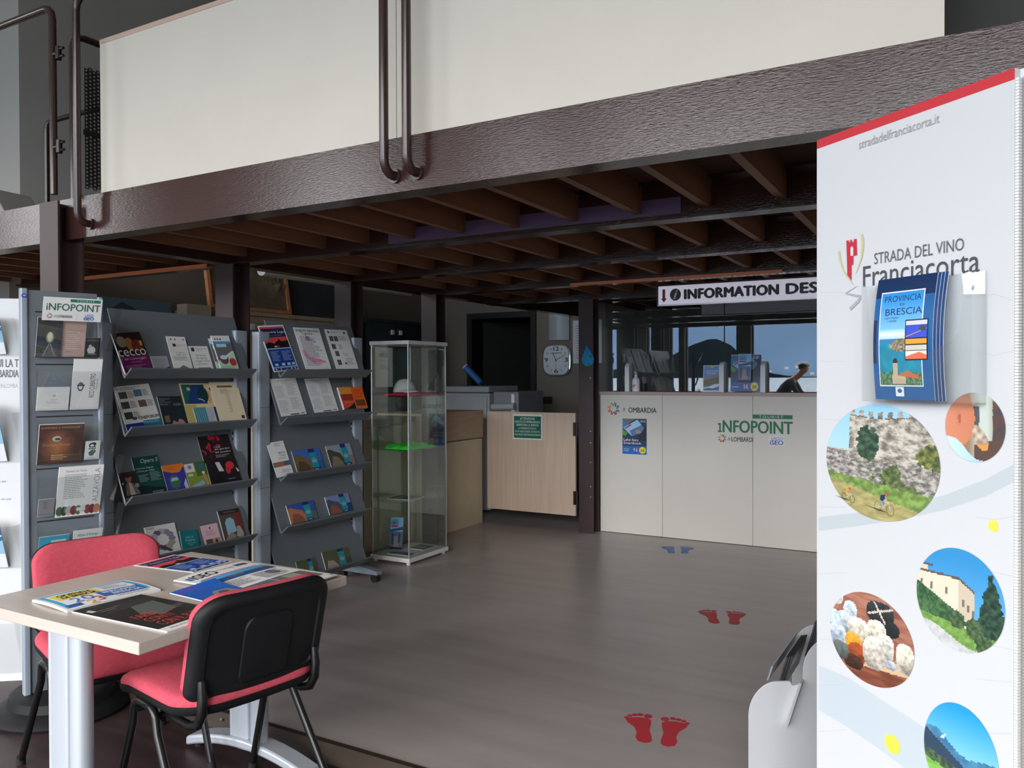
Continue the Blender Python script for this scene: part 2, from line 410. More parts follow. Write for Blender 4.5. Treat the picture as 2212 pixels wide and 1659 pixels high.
# glazed front behind the camera, with the lake beyond
YW = -4.5
def vx(px): return ony(px, 830, 2 * 6.62 - YW).x
ops = [(-9.1, -7.2), (vx(1352), vx(1369)), (vx(1396), vx(1422)), (vx(1446), vx(1467)), (vx(1479), vx(1592)), (vx(1622), vx(1622) + 2.9), (vx(1622) + 2.98, 3.1)]
wf = MB(); x = -9.2; ZT = 4.3; ZL = 4.75; CZ = 5.3
for a, b in ops:
    wf.box(x, YW - .25, -.2, a, YW, ZL); x = b
    if a > -7: wf.box(a, YW - .25, ZT, b, YW, ZL)
wf.box(x, YW - .25, -.2, 3.2, YW, ZL).box(-9.2, YW - .25, ZL, 3.2, YW, CZ)
struct('wall_front', wf, M['facade'])
for i, (a, b) in enumerate(ops):
    if b - a < .1: continue
    fr_ = MB().box(a, YW - .15, -.1, a + .035, YW - .08, ZT).box(b - .035, YW - .15, -.1, b, YW - .08, ZT).box(a, YW - .15, ZT - .04, b, YW - .08, ZT).box(a, YW - .15, -.1, b, YW - .08, -.02)
    struct('window_%d' % (i + 1), fr_, M['dark'])
struct('pavement', B(-60, -14, -.3, 60, -4.75, -.15), M['pave'])
struct('lake', B(-4000, -4000, -1.6, 4000, -14, -1.2), M['lake'])
def ridge(name, y, depth, prof, mt, n=90, x0=-2600, x1=2600, seed=0):
    mb = MB(); vs = []; fs = []; rows = 7
    for j in range(rows):
        for i in range(n + 1):
            x = x0 + (x1 - x0) * i / n; t = j / (rows - 1)
            h = prof(x) * math.sin(t * math.pi * .5) * (1 + .18 * fb(x / 400, t * 2, 1, seed))
            vs.append((x, y - depth * t, -1.5 + h))
    for j in range(rows - 1):
        for i in range(n):
            a = j * (n + 1) + i; fs.append((a, a + 1, a + n + 2, a + n + 1))
    mb.add(vs, fs); return struct(name, mb, mt, smooth=60)
ridge('far_mountain', -2600, 900, lambda x: 330 + 190 * math.exp(-((x - 250) / 520) ** 2) + 120 * math.exp(-((x + 1500) / 700) ** 2), M['haze'])
ridge('hill', -900, 260, lambda x: 1 + 52 * math.exp(-((x + 322) / 52) ** 2) + 16 * math.exp(-((x + 420) / 40) ** 2), M['hill'], x0=-1500, x1=300, seed=3)
tw = MB()
for i in range(110):
    x = random.uniform(-900, 900); z_ = random.uniform(0, 46); tw.box(x, -2592, z_ - 3, x + random.uniform(5, 12), -2570, z_ + random.uniform(4, 8))
tag(tw.build('far_town', M['town']), 'scattered pale houses along the far lake shore', 'town', kind='stuff')

# ------------------------------------------------------------------ steel and timber mezzanine
ZB, ZD = 2.032, 2.205
def ibeam(name, label, x0, x1, yc, w=.1):
    t = thing(name, label, 'beam', (0, yc, ZB))
    h = ZD - ZB; k = w / 2
    pr = [(-k, 0), (k, 0), (k, .012), (.004, .012), (.004, h - .012), (k, h - .012), (k, h), (-k, h), (-k, h - .012), (-.004, h - .012), (-.004, .012), (-k, .012)]
    MB().prism(pr, 'x', x0, x1).build('girder', M['paint'], t)
    return t
fb_ = thing('front_beam', 'glossy dark brown steel beam along the mezzanine front edge below the cream parapet', 'beam', (0, 2.33, ZB))
h_ = ZD - ZB
MB().prism([(0, 0), (.1, 0), (.1, .012), (.012, .012), (.012, h_ - .012), (.1, h_ - .012), (.1, h_), (0, h_)], 'x', -9.15, 3.15).build('channel', M['paint'], fb_)
MB().box(-9.15, .003, h_, 3.15, .08, h_ + .024).build('edge_strip', M['paint'], fb_)
bnames = ['brown steel beam above the first dark column behind the rack', 'brown steel beam above the second dark column', 'brown steel beam above the third dark column by the glass case', 'brown steel beam over the swing gate']
beams = []
for k in range(4):
    yc = 3.365 + 1.035 * k
    beams.append(ibeam('ceiling_beam', bnames[k], -6 if k == 0 else -3.9, 3.15, yc))
MB().box(ony(838, 500, 3.35).x, -.012, .03, ony(1470, 500, 3.35).x, -.004, .1).build('violet_reflection', M['violet'], beams[0])['label'] = 'violet reflection painted as a strip'  # sheen on the beam web drawn as a thin coloured plate
MB().box(ony(188, 580, 3.315).x - .2, -.056, -.006, ony(447, 570, 3.315).x, -.048, .018).build('orange_reflection', M['orange_tone'], beams[0])['label'] = 'orange reflection painted as a strip'  # warm reflection on the beam drawn as a coloured strip
MB().box(ony(1232, 597, 5.38).x, -.058, -.003, ony(1690, 570, 5.38).x, -.05, .018).build('orange_reflection', M['orange_tone'], beams[2])['label'] = 'orange reflection painted as a strip'  # same painted reflection on the third inner beam
t = thing('edge_beam', 'brown steel beam running back over the row of columns on the left', 'beam', (-3.82, 0, ZB))
MB().prism([(-.05, 0), (.05, 0), (.05, h_), (-.05, h_)], 'y', 2.44, 8.4).build('girder', M['paint'], t)
struct('ceiling', MB().box(-3.9, 2.35, ZD, 3.15, 8.4, ZD + .024).box(-9.15, 2.35, ZD, -3.9, 3.34, ZD + .024), M['boards'])
bays = [(2.44, 3.36, -8.8), (3.37, 4.395, -3.75), (4.405, 5.43, -3.75), (5.44, 6.465, -3.75), (6.475, 8.39, -3.75)]
bl = ['front bay', 'second bay', 'third bay', 'fourth bay', 'rear bay']
for (a, b, xm), nm in zip(bays, bl):
    pro = None; n = int((3.0 - xm) / .305); X = -.955
    xs = [X + .305 * i for i in range(-40, 16) if xm < X + .305 * i < 3.05]
    if a > 6.4: xs = [x for x in xs if x > -3.25]
    for x in xs:
        if pro is None:
            pro = MB().box(-.0175, 0, 0, .0175, b - a, .13).build('wooden_joist', M['joist'])
            o = tag(pro, 'brown timber joist in the %s under the mezzanine deck' % nm, 'joist', 'timber joists of the %s' % nm)
        else:
            o = pro.copy(); COL.objects.link(o)
        o.location = (x, a, ZD - .13)
def hcol(label, x, y, z0, z1, w=.147, d=.13):
    t = thing('steel_column', label, 'column', (x, y, z0))
    k = w / 2; e = .011
    pr = [(-k, 0), (k, 0), (k, e), (.005, e), (.005, d - e), (k, d - e), (k, d), (-k, d), (-k, d - e), (-.005, d - e), (-.005, e), (-k, e)]
    MB().prism(pr, 'z', 0, z1 - z0).build('post', M['column'], t)
    return t
XC = -3.815
colF = hcol('tall brown steel column standing in front of the mezzanine beam behind the brochure tower', XC, 2.262, FZ, ony(105, 436, 2.262).z)
hcol('dark brown steel column between the two grey racks', XC, 3.30, 0, ZB)
hcol('dark brown steel column between the second rack and the glass case', XC, 4.335, 0, ZB)
hcol('dark brown steel column right behind the glass display case', XC, 5.37, 0, ZB)
colD = hcol('brown steel column carrying the swing gate at the counter end', -2.885, 6.40, 0, ZB, w=.135)
bp_ = MB()
for z in (.32, .41, .79, .89, 1.35, .62): bp_.tube([(.045, .001, z), (.045, -.004, z)], .005, 8)
bp_.build('bolt_heads', M['steel'], colD)

# cream parapet panels on the mezzanine edge
def parapet(label, x0, x1):
    t = thing('parapet_panel', label, 'panel', ((x0 + x1) / 2, 2.36, ZD + .024)); w = (x1 - x0) / 2
    B(-w, 0, 0, w, .03, .706).build('board', M['cream'], t)
    B(-w, -.002, .706, w, .032, .727).build('edge_cap', M['cap'], t)
parapet('left cream parapet board above the racks', ony(217, 250, 2.36).x, -1.8165)
parapet('right cream parapet board above the information desk', -1.8135, ony(2040, 90, 2.36).x)
t = thing('unlit_interior_screen', 'dark screen standing in for unlit mezzanine interior beside the right cream parapet', 'panel', (1.5, 2.75, ZD + .024))  # added screen: the unlit interior's darkness put into its colour
MB().box(-1.75, 0, 0, -1.05, .04, 1.9).box(-1.04, 0, 0, 1.6, .04, 1.9).build('boards', M['unlit_brown'], t)  # flat sheets coloured dark in place of shade
B(-1.06, -.015, 0, -1.035, 0, 1.9).build('added_screen_bead', M['pipe'], t)

# tubular rails
RP = .0168
def rail(label, x0, x1, top=3.127, y=2.27, both=True):
    t = thing('guard_rail', label, 'railing', (x0, y, 2.09)); rr = .06; H = top - 2.09; W = x1 - x0
    def foot(x): return [(x, .058, 0), (x, .04, 0)] + [(x, .04 - .045 * math.sin(R(a)), .045 - .045 * math.cos(R(a))) for a in (20, 45, 70, 90)]
    p = foot(0) + [(0, -.005, H - rr)] + [(rr - rr * math.cos(R(a)), -.005, H - rr + rr * math.sin(R(a))) for a in (30, 60, 90)]
    e = foot(W) + [(W, -.005, H - rr)] + [(W - rr + rr * math.cos(R(a)), -.005, H - rr + rr * math.sin(R(a))) for a in (30, 60, 90)]
    MB().tube(p + e[::-1], RP, 14).build('tube', M['pipe'], t, smooth=50)
    f = MB()
    for x in (0, W): f.tube([(x, .062, 0), (x, .05, 0)], .026, 16)
    f.build('foot_flange', M['pipe'], t, smooth=40)
    return t
rail('brown tubular guard rail in front of the left cream parapet', ony(168, 250, 2.27).x, ony(831, 250, 2.27).x)
rail('brown tubular guard rail in front of the right cream parapet', ony(880, 250, 2.27).x, 1.9)
gx = ony(115, 250, 2.27).x
t = thing('rail_gate', 'brown tubular gate closing the stair opening at top left', 'gate', (gx, 2.27, 2.24))
p = [(0, 0, 0), (0, 0, .83)] + [(-.06 + .06 * math.cos(R(a)), 0, .83 + .06 * math.sin(R(a))) for a in (30, 60, 90)] + [(-1.3, 0, .89), (-1.3, 0, 0)]
MB().tube(p, RP, 14).build('frame', M['pipe'], t, smooth=50)
for z in (.22, .66):
    hg = MB().tube([(.0, 0, z), (.05, 0, z)], .012, 10).tube([(.045, 0, z - .03), (.045, 0, z + .03)], .014, 10).tube([(.05, 0, z + .018), (.085, .0, z + .018)], .007, 8).tube([(.05, 0, z - .018), (.085, .0, z - .018)], .007, 8)
    hg.build('hinge', M['blacksteel'], t, smooth=40)
# perforated side railing running back from the gate
t = thing('perforated_railing', 'dark railing with perforated steel sheet beside the left parapet', 'railing', (ony(158, 250, 2.42).x, 2.42, 2.23))
rr = .06
p = [(0, 0, 0.02), (0, 0, .78)] + [(0, rr - rr * math.cos(R(a)), .78 + rr * math.sin(R(a))) for a in (30, 60, 90)] + [(0, .9, .84), (0, .9, .02), (0, .06, .02), (0, .0, .06)]
MB().tube(p, RP, 12).build('frame', M['pipe'], t, smooth=50)
pm = MB(); P_ = .021
for i in range(36):
    for j in range(32):
        y0 = .06 + i * P_; z0 = .09 + j * P_ * .9 + (P_ * .45 if i % 2 else 0); hr = P_ * .26
        sq = [(y0, z0), (y0 + P_ / 2, z0), (y0 + P_, z0), (y0 + P_, z0 + P_ * .45), (y0 + P_, z0 + P_ * .9), (y0 + P_ / 2, z0 + P_ * .9), (y0, z0 + P_ * .9), (y0, z0 + P_ * .45)]
        c = (y0 + P_ / 2, z0 + P_ * .45); an = [225, 270, 315, 0, 45, 90, 135, 180]
        ho = [(c[0] + hr * math.cos(R(a)), c[1] + hr * math.sin(R(a))) for a in an]
        pm.add([(0, *q_) for q_ in sq] + [(0, *q_) for q_ in ho], [(k, (k + 1) % 8, 8 + (k + 1) % 8, 8 + k) for k in range(8)])
pm.build('perforated_sheet', M['mesh'], t)
B(-.004, .05, .36, .004, .83, .385).build('sheet_joint', M['mesh'], t)
t = thing('stair_rail', 'brown tubular stair rail behind the stair opening gate', 'railing', (ony(101, 350, 3.1).x, 3.1, 2.24))
zt = ony(108, 262, 3.1).z - 2.24
MB().tube([(0, 0, 0), (0, 0, zt - .06)] + [(.06 - .06 * math.cos(R(a)), 0, zt - .06 + .06 * math.sin(R(a))) for a in (30, 60, 90)] + [(.95, 0, zt), (.95, 0, 0)], RP, 12).build('tube', M['pipe'], t, smooth=50)
# grille heater lying on the deck
t = thing('fan_heater', 'grey appliance with slotted grille lying on the deck at far left', 'appliance', (ony(44, 440, 2.62).x - .21, 2.62, 2.229), R(6))
MB().prism([(-.5, 0), (.22, 0), (.22, .06), (.1, .21), (-.5, .21)], 'y', -.12, .12).build('case', M['ac'], t, bevel=.008)
gr = MB()
for i in range(9):
    for j in range(5 if i < 8 else 3): gr.box(-.2 + i * .04, -.123, .03 + j * .03, -.17 + i * .04, -.119, .05 + j * .03)
gr.build('grille', M['felt'], t)

# ------------------------------------------------------------------ information desk
YF = 6.55
t = thing('reception_counter', 'long pale reception counter with beige worktop beside the brown column', 'counter', (-1.4, YF, 0))
xs = [-2.815, -2.246, -1.496, -.746, .004, .75]
for a, b in zip(xs, xs[1:]): B(a + 1.4015, 0, .004, b + 1.3985, .02, 1.203).build('front_panel', M['counter'], t)
B(-1.42, -.012, 1.203, 2.16, .42, 1.232).build('worktop', M['ctop'], t, bevel=.003)
B(-1.415, .02, 0, -1.395, .4, 1.203).build('side_panel', M['counter'], t)
B(-1.39, .4, 0, 2.15, .42, 1.2).build('back_panel', M['counter'], t)
def flat(px0, py0, px1, py1, y=YF):
    """box read off the photo on the plane Y = y: lower-left corner, width, height"""
    a = ony(px0, py1, y); b = ony(px1, py0, y); return a, b.x - a.x, b.z - a.z
GRN = (44, 120, 84)
def star(A, cx, cy, r_, asp, wd):
    cs = [(46, 132, 84), (40, 110, 70), (60, 150, 200), (70, 60, 110), (190, 60, 60), (214, 84, 70), (226, 130, 70), (232, 190, 70)]
    for k, c in enumerate(cs):
        a0 = R(90 - 45 * k - 16); a1 = R(90 - 45 * k + 6)
        pts = [(cx + r_ * .5 * math.cos(a0 - .25) , cy + r_ * asp * .5 * math.sin(a0 - .25)), (cx + r_ * math.cos(a0), cy + r_ * asp * math.sin(a0)),
               (cx + r_ * .45 * math.cos(a1), cy + r_ * asp * .45 * math.sin(a1)), (cx + r_ * math.cos(a1 + .2), cy + r_ * asp * math.sin(a1 + .2))]
        A.stroke(pts, wd, c)
o_, w, h = flat(1311, 868, 1340, 898)
A = Art(w, h, 0); star(A, .5, .5, .46, 1, .006)
A.put('star_logo', o_ + Vector((0, -.0015, 0)), (1, 0, 0), (0, 0, 1), PRINT, t)
o_, w, h = flat(1344, 878, 1418, 892)
A = Art(w, h, 0); A.text('n', .02, .25, .09, .7, (60, 70, 66), shear=.3); A.text('OMBARDIA', .19, .08, 1, .8, (44, 52, 50), off=.02)
A.put('lettering', o_ + Vector((0, -.0015, 0)), (1, 0, 0), (0, 0, 1), PRINT, t)
o_, w, h = flat(1551, 897, 1712, 934)
A = Art(w, h, 0); A.rect(.475, .79, 1, 1.0, GRN)
A.text('TOURIST', .56, .835, .88, .955, (226, 232, 226), space=1.3)
A.rect(.018, .02, .04, .5, GRN); A.rect(0, .02, .056, .1, GRN); A.rect(0, .42, .03, .5, GRN); A.text('NFOPOINT', .07, .02, 1, .66, GRN, off=.03)
A.put('lettering', o_ + Vector((0, -.0015, 0)), (1, 0, 0), (0, 0, 1), PRINT, t)
o_, w, h = flat(1550, 936, 1627, 957)
A = Art(w, h, 0); star(A, .13, .45, .12, w / h, .004); A.text('in', .29, .28, .37, .6, (70, 76, 74), shear=.3); A.text('LOMBARDI', .4, .2, 1, .62, (50, 60, 58), off=.015)
A.put('lettering', o_ + Vector((0, -.0015, 0)), (1, 0, 0), (0, 0, 1), PRINT, t)
o_, w, h = flat(1661, 942, 1694, 962)
A = Art(w, h, .0006, (232, 230, 230)); A.text('LAGO', .16, .56, .92, .9, (66, 110, 176)); A.text('iSEO', .08, .08, .94, .52, (44, 84, 160), off=.035)
A.put('sticker', o_ + Vector((0, -.0015, 0)), (1, 0, 0), (0, 0, 1), PRINT, t)
def lakebook(A, y0=0, y1=1):
    Y = lambda v: y0 + (y1 - y0) * v
    A.rect(0, Y(0), 1, Y(1), (48, 66, 96))
    A.poly([(0, Y(1)), (.55, Y(1)), (.2, Y(.78)), (0, Y(.86))], (120, 124, 128)); A.poly([(0, Y(.86)), (.25, Y(.8)), (.2, Y(.68)), (0, Y(.62))], (56, 140, 214))
    A.poly([(0, Y(.62)), (.22, Y(.48)), (.12, Y(.36)), (0, Y(.42))], (96, 160, 70))
    A.poly([(.04, Y(.66)), (.62, Y(.97)), (.96, Y(.6)), (.4, Y(.36))], (176, 212, 238)); A.poly([(.1, Y(.66)), (.34, Y(.8)), (.38, Y(.76)), (.13, Y(.62))], (206, 60, 66))
    A.poly([(.3, Y(.56)), (.8, Y(.78)), (.96, Y(.6)), (.4, Y(.36))], (96, 132, 168)); A.poly([(.52, Y(.56)), (.7, Y(.62)), (.8, Y(.5)), (.6, Y(.44))], (168, 150, 140))
    A.poly([(.75, Y(.45)), (1, Y(.8)), (1, Y(.2)), (.5, Y(.22))], (38, 48, 60))
o_, w, h = flat(1345, 905, 1397, 980)
A = Art(w, h, .001); lakebook(A, .22, 1); A.rect(0, 0, 1, .23, (34, 108, 190))
A.text('LAGO iSEO', .74, .9, .96, .96, (220, 230, 240)); A.text('Lake Iseo', .05, .37, .66, .44, (236, 240, 244), off=.01); A.text('Smartbook', .05, .28, .78, .35, (236, 240, 244), off=.01)
A.text('SPECIAL', .06, .13, .3, .165, (220, 230, 240)); A.text('OFFER', .06, .075, .26, .11, (220, 230, 240))
A.text('5€', .46, .08, .64, .17, (240, 240, 244), off=.02); A.stroke([(.45, .08), (.66, .18)], .006, (220, 50, 60)); A.ell(.83, .12, .14, .095, (236, 224, 60)); A.text('2€', .74, .08, .92, .15, (50, 60, 40), off=.02)
tag(A.put('poster', o_ + Vector((0, -.003, 0)), (1, 0, 0), (0, 0, 1)), 'small blue lake guide poster taped to the pale counter front', 'poster')

# glass screen on the counter
YS = 6.62
t = thing('counter_screen', 'clear protective screen held by white rounded uprights on the counter', 'screen', (-1.5, YS, 1.232))
B(-1.29, 0, .005, -.245, .006, .79).build('pane', M['screen'], t); B(-.235, 0, .005, 1.5, .006, .79).build('pane', M['screen'], t)
for px, dz in ((1359, .252), (1562, .25), (1651, .247)):
    x = ony(px, 815, YS - .02).x + 1.5
    pr = [(-.075, 0), (.06, 0), (.06, dz - .05)] + [(.06 - .0675 + .0675 * math.cos(R(a)), dz - .05 + .05 * math.sin(R(a))) for a in range(15, 180, 15)] + [(-.075, dz - .05)]
    MB().prism(pr, 'x', x - .02, x + .02).build('support', M['white'], t, bevel=.003)
# hanging sign
YG = 6.0
a = ony(1422, 658, YG); b = ony(1422, 619, YG); SX1 = -.62
t = thing('hanging_sign', 'long white lightbox sign with black capitals over the information desk', 'sign', (a.x, YG, a.z)); SW = SX1 - a.x; SH = b.z - a.z
B(0, .002, 0, SW, .08, SH).build('box', M['signw'], t)
B(-.01, .0, SH, SW + .01, .085, SH + .012).build('top_rail', M['blacksteel'], t)
B(-.012, .0, -.004, 0, .085, SH).build('end_cap', M['blacksteel'], t)
B(-.01, .01, -.012, SW, .05, -.0).build('bottom_rail', M['steel'], t)
mb_ = MB()
for x in (.12, SW - .2): MB().box(x, .03, SH + .012, x + .03, .05, SH + .1).build('hanger', M['blacksteel'], t)
A = Art(SW, SH, 0)
X = lambda px: (ony(px, 640, YG).x - a.x) / SW
A0 = A; A = Art(SW, SH, 0); A.poly([(X(1431), .82), (X(1437), .82), (X(1437), .32), (X(1440.5), .32), (X(1434), .1), (X(1428), .32), (X(1431), .32)], (150, 44, 40))
A.put('arrow', (a.x, YG, a.z), (1, 0, 0), (0, 0, 1), PRINTG, t)['label'] = 'red down arrow'; A = Art(SW, SH, 0); A.ell(X(1459), .5, X(1471) - X(1459), .33, (56, 54, 64), 28); A.text('i', X(1455), .27, X(1463.5), .73, (226, 224, 236), shear=.25, off=.03)
A.put('info_icon', (a.x, YG, a.z), (1, 0, 0), (0, 0, 1), PRINTG, t)['label'] = 'round dark information icon'; A = A0; A.text('INFORMATION', X(1479), .23, X(1681), .75, (32, 32, 40), off=.085, space=1.05); A.text('DESK', X(1699), .23, X(1794), .75, (32, 32, 40), off=.085, space=1.05)
A.put('lettering', (a.x, YG, a.z), (1, 0, 0), (0, 0, 1), PRINTG, t)

# things on the counter
def leaflet_on(px0, py0, px1, py1, y, fn, name, label, cat, t_=.004, group=None, mt=None, tilt=0):
    o_, w, h = flat(px0, py0, px1, py1, y); A = Art(w, h, t_); fn(A)
    ob = A.put(name, o_, (1, 0, 0), (0, math.sin(tilt), math.cos(tilt)), mt or PRINTG); return tag(ob, label, cat, group)
def f1(A):
    A.rect(.04, .04, .96, .97, (120, 160, 212)); A.text('LAGO D’ISEO', .12, .74, .9, .81, (232, 236, 244)); A.lines(.2, .66, .8, .72, 2, (220, 228, 240), 4)
    A.poly([(.04, .5), (.3, .55), (.6, .6), (.96, .66), (.96, .2), (.04, .2)], (150, 138, 124)); A.poly([(.04, .42), (.4, .46), (.96, .58), (.96, .2), (.04, .2)], (118, 106, 90))
    A.poly([(.04, .14), (.4, .2), (.7, .28), (.96, .3), (.96, .04), (.04, .04)], (226, 234, 244)); A.poly([(.04, .1), (.3, .14), (.6, .12), (.96, .2), (.96, .04), (.04, .04)], (60, 110, 180))
    A.ell(.55, .95, .12, .05, (232, 200, 60))
zc = 1.232
yq = 6.585
st = thing('leaflet_stand', 'smaller framed lake leaflet standing on the counter beside the middle upright', 'leaflet stand', (ony(1535, 848, yq).x, yq, zc))
o_, w, h = flat(1518, 790, 1554, 848, yq); h = max(h, .2)
A = Art(w, .218, .005); f1(A); A.put('leaflet', (o_.x, yq, zc + .004), (1, 0, 0), (0, .1, 1), PRINTG, st)
B(-w / 2 - .004, -.012, 0, w / 2 + .004, .02, .004).build('foot', M['acryl'], st)
def f2(A):
    lakebook(A, .24, 1); A.rect(0, 0, 1, .25, (38, 84, 160)); A.rect(0, .985, 1, 1, (226, 226, 232)); A.text('LAGO iSEO', .66, .88, .94, .96, (226, 232, 244), off=.02)
    A.lines(.06, .1, .4, .15, 1, (220, 228, 240), 2); A.text('5€', .44, .08, .6, .19, (240, 240, 244), off=.02); A.stroke([(.44, .09), (.6, .19)], .005, (220, 50, 60)); A.ell(.8, .135, .125, .115, (236, 224, 60)); A.text('2€', .72, .08, .88, .17, (50, 60, 40), off=.02)
st = thing('brochure_display', 'larger clear display of blue lake guides on the counter between two white uprights', 'leaflet stand', (ony(1609, 848, yq).x, yq, zc))
o_, w, h = flat(1577, 768, 1642, 848, yq)
A = Art(w, .3, .004); f2(A); A.put('poster', (o_.x, yq + .01, zc + .006), (1, 0, 0), (0, .08, 1), PRINTG, st)
MB().box(-w / 2 - .008, -.03, 0, w / 2 + .008, .025, .005).box(-w / 2 - .008, -.03, 0, -w / 2 - .005, .02, .12).box(w / 2 + .005, -.03, 0, w / 2 + .008, .02, .12).build('holder', M['acryl'], st)
def guide(A):
    A.rect(0, .62, 1, 1, (150, 204, 240)); A.text('LAGO', .12, .88, .6, .95, (40, 90, 170), off=.02); A.text('iSEO', .1, .78, .62, .87, (30, 84, 170), off=.05); A.rect(.08, .7, .6, .75, (210, 50, 60))
    A.poly([(0, .62), (.5, .66), (1, .72), (1, .6), (0, .55)], (44, 96, 160)); A.rect(0, 0, 1, .56, (96, 118, 160)); A.poly([(.3, .4), (.6, .42), (.72, .06), (.28, .06)], (170, 142, 140)); A.rect(.15, .15, .3, .5, (60, 70, 100)); A.rect(.68, .2, .82, .5, (60, 70, 100)); A.rect(0, 0, 1, .07, (30, 34, 44))
o_, w, h = flat(1594, 765, 1622, 822, yq - .014)
A = Art(w, .225, .006); guide(A)
tag(A.put('booklet', (o_.x, yq - .013, 1.318), (1, 0, 0), (0, .08, 1), PRINTG), 'light blue guide booklet at the front of the counter display', 'booklet')
def bottle(px, y):
    c = ony(px, 845, y); t = thing('soap_dispenser', 'white pump bottle of hand sanitiser on the counter', 'bottle', (c.x, y, zc))
    MB().lathe([(.03, 0), (.034, .004), (.034, .09), (.03, .108), (.016, .122), (.012, .124), (.012, .132)], 24).build('bottle', M['white'], t, smooth=40)
    MB().lathe([(.013, .132), (.013, .146), (.005, .147), (.005, .162)], 16).tube([(0, 0, .162), (0, 0, .17), (0, -.03, .17), (0, -.036, .164)], .006, 10).build('pump', M['white'], t, smooth=40)
    lb = MB(); lb.lathe([(.0345, .025), (.0345, .08)], 24); lb.f = lb.f[:-2]; lb.mi = lb.mi[:-2]; lb.build('label', M['amber'], t, smooth=60)
    A = Art(.03, .05, 0); A.poly([(0, .1), (.5, .3), (.95, .55), (.8, .75), (.2, .5), (0, .45)], (200, 120, 90)); A.lines(.55, .1, 1, .5, 4, (120, 120, 120), 3)
    A.put('label_print', (c.x - .02, y - .0352, zc + .028), (1, 0, 0), (0, 0, 1), PRINT, t)
bottle(1374, 6.565)
c = ony(1391, 846, 6.585); t = thing('pen_cup', 'small dark cup of pens beside the sanitiser', 'pen cup', (c.x, 6.585, zc))
MB().lathe([(.02, 0), (.024, .07), (.021, .07), (.018, .004)], 16).build('cup', M['dark'], t, smooth=40)
for k, (cc, dx, dy) in enumerate((('blue', .008, .0), ('orange_tone', -.008, .006), ('fabric', .0, -.008))):
    MB().tube([(dx * .3, dy * .3, .006), (dx * 2, dy * 2, .125)], .0035, 8).build('pen', M[cc], t)
t = thing('computer_monitor', 'black back of a computer monitor behind the counter glass', 'monitor', (-1.0, 7.2, .76))
B(-.2, -.02, .25, .24, .02, .57).build('case', M['dark'], t, bevel=.006); B(-.03, -.01, .01, .07, .02, .3).build('stand', M['dark'], t); B(-.1, -.08, 0, .14, .1, .012).build('foot', M['dark'], t)
t = thing('work_desk', 'low desk surface behind the counter carrying the monitor', 'desk', (-1.1, 7.2, 0))
B(-1.5, -.2, .735, 1.9, .5, .76).build('desk_top', M['unitwood'], t)
for x in (-1.45, 1.82): B(x, -.15, 0, x + .04, .45, .735).build('leg', M['rack'], t)

# swing gate
gx0, gx1 = -3.905, -2.99
t = thing('swing_gate', 'pale oak swing gate hinged to the brown column', 'gate', (gx1, 6.44, 0))
B(gx0 - gx1, -.012, .137, -.008, .012, 1.042).build('panel', M['gatewood'], t)
for z in (.235, .84): MB().tube([(.008, -.016, z), (.008, -.016, z + .12)], .008, 12).box(-.03, -.015, z, .006, -.0125, z + .12).build('hinge', M['blacksteel'], t)
o_, w, h = flat(1108, 896, 1171, 948, 6.426)
A = Art(w, h, .0015, (222, 222, 222)); A.rect(.035, .05, .965, .93, (20, 96, 76))
tx = ['ATTENZIONE', 'USCITA DI EMERGENZA', 'APERTURA A SPINTA', 'LA PRESENTE PORTA', 'NON DEVE ESSERE OSTRUITA', 'NEANCHE TEMPORANEAMENTE']
wd = [.5, .86, .76, .6, .84, .88]
for k, (s_, q) in enumerate(zip(tx, wd)): A.text(s_, .5 - q / 2, .79 - k * .128, .5 + q / 2, .79 - k * .128 + (.085 if k < 3 else .075), (214, 226, 218), off=.012 if k < 3 else 0)
tag(A.put('emergency_notice', o_, (1, 0, 0), (0, 0, 1)), 'green and white emergency exit notice fixed to the swing gate', 'notice')
# side units behind the columns
t = thing('side_counter', 'beige oak side counter between the glass case column and the swing gate', 'counter', (-3.955, 5.52, 0))
B(-.5, 0, 0, 0, .9, .79).build('body', M['unitpanel'], t); B(-.52, 0, .8, .012, .9, 1.052).build('top_band', M['unitwood'], t); B(-.5, .0, .79, .0, .9, .8).build('joint', M['dark'], t)
t = thing('side_cabinet', 'beige side cabinet seen behind and through the glass display case', 'cabinet', (-4.06, 4.0, 0))
B(-.5, 0, 0, 0, 1.5, .985).build('body', M['unitpanel'], t); B(-.52, -.004, .985, .012, 1.5, 1.035).build('top', M['unitwood'], t)
for k in range(3): B(.0, .02 + k * .495, .03, .016, .495 + k * .495, .97).build('door', M['unitpanel'], t)
# copier
t = thing('copier', 'grey office copier standing behind the side counter', 'copier', (-4.45, 6.9, 0))
B(-.33, 0, .02, .285, .6, 1.2).build('body', M['copier'], t, bevel=.012); B(-.33, -.01, 1.205, .285, .6, 1.268).build('lid', M['copier'], t, bevel=.015)
B(-.3, -.014, .78, .26, -.002, 1.17).build('front_door', M['copier'], t, bevel=.01); B(-.02, -.018, .9, .1, -.013, 1.03).build('sticker', M['copierd'], t)
B(.29, .06, .3, .585, .6, 1.215).build('finisher', M['copierd'], t, bevel=.012); B(.33, .052, .95, .53, .06, 1.17).build('finisher_door', M['copierd'], t, bevel=.006)
MB().tube([(.3, .03, 1.06), (.56, .03, 1.07)], .035, 16).build('output_tray', M['copier'], t, smooth=40); B(.51, .048, .9, .545, .06, 1.19).build('grip', M['white'], t)
a = ony(1039, 836, 7.15); b = ony(1006, 797, 7.15)
d_ = (b - a); a = Vector((a.x, 7.15, 1.275)); b = a + Vector((d_.x, 0, abs(d_.z)))
t = thing('paper_tube', 'blue cardboard tube leaning up from the top of the copier', 'tube', a)
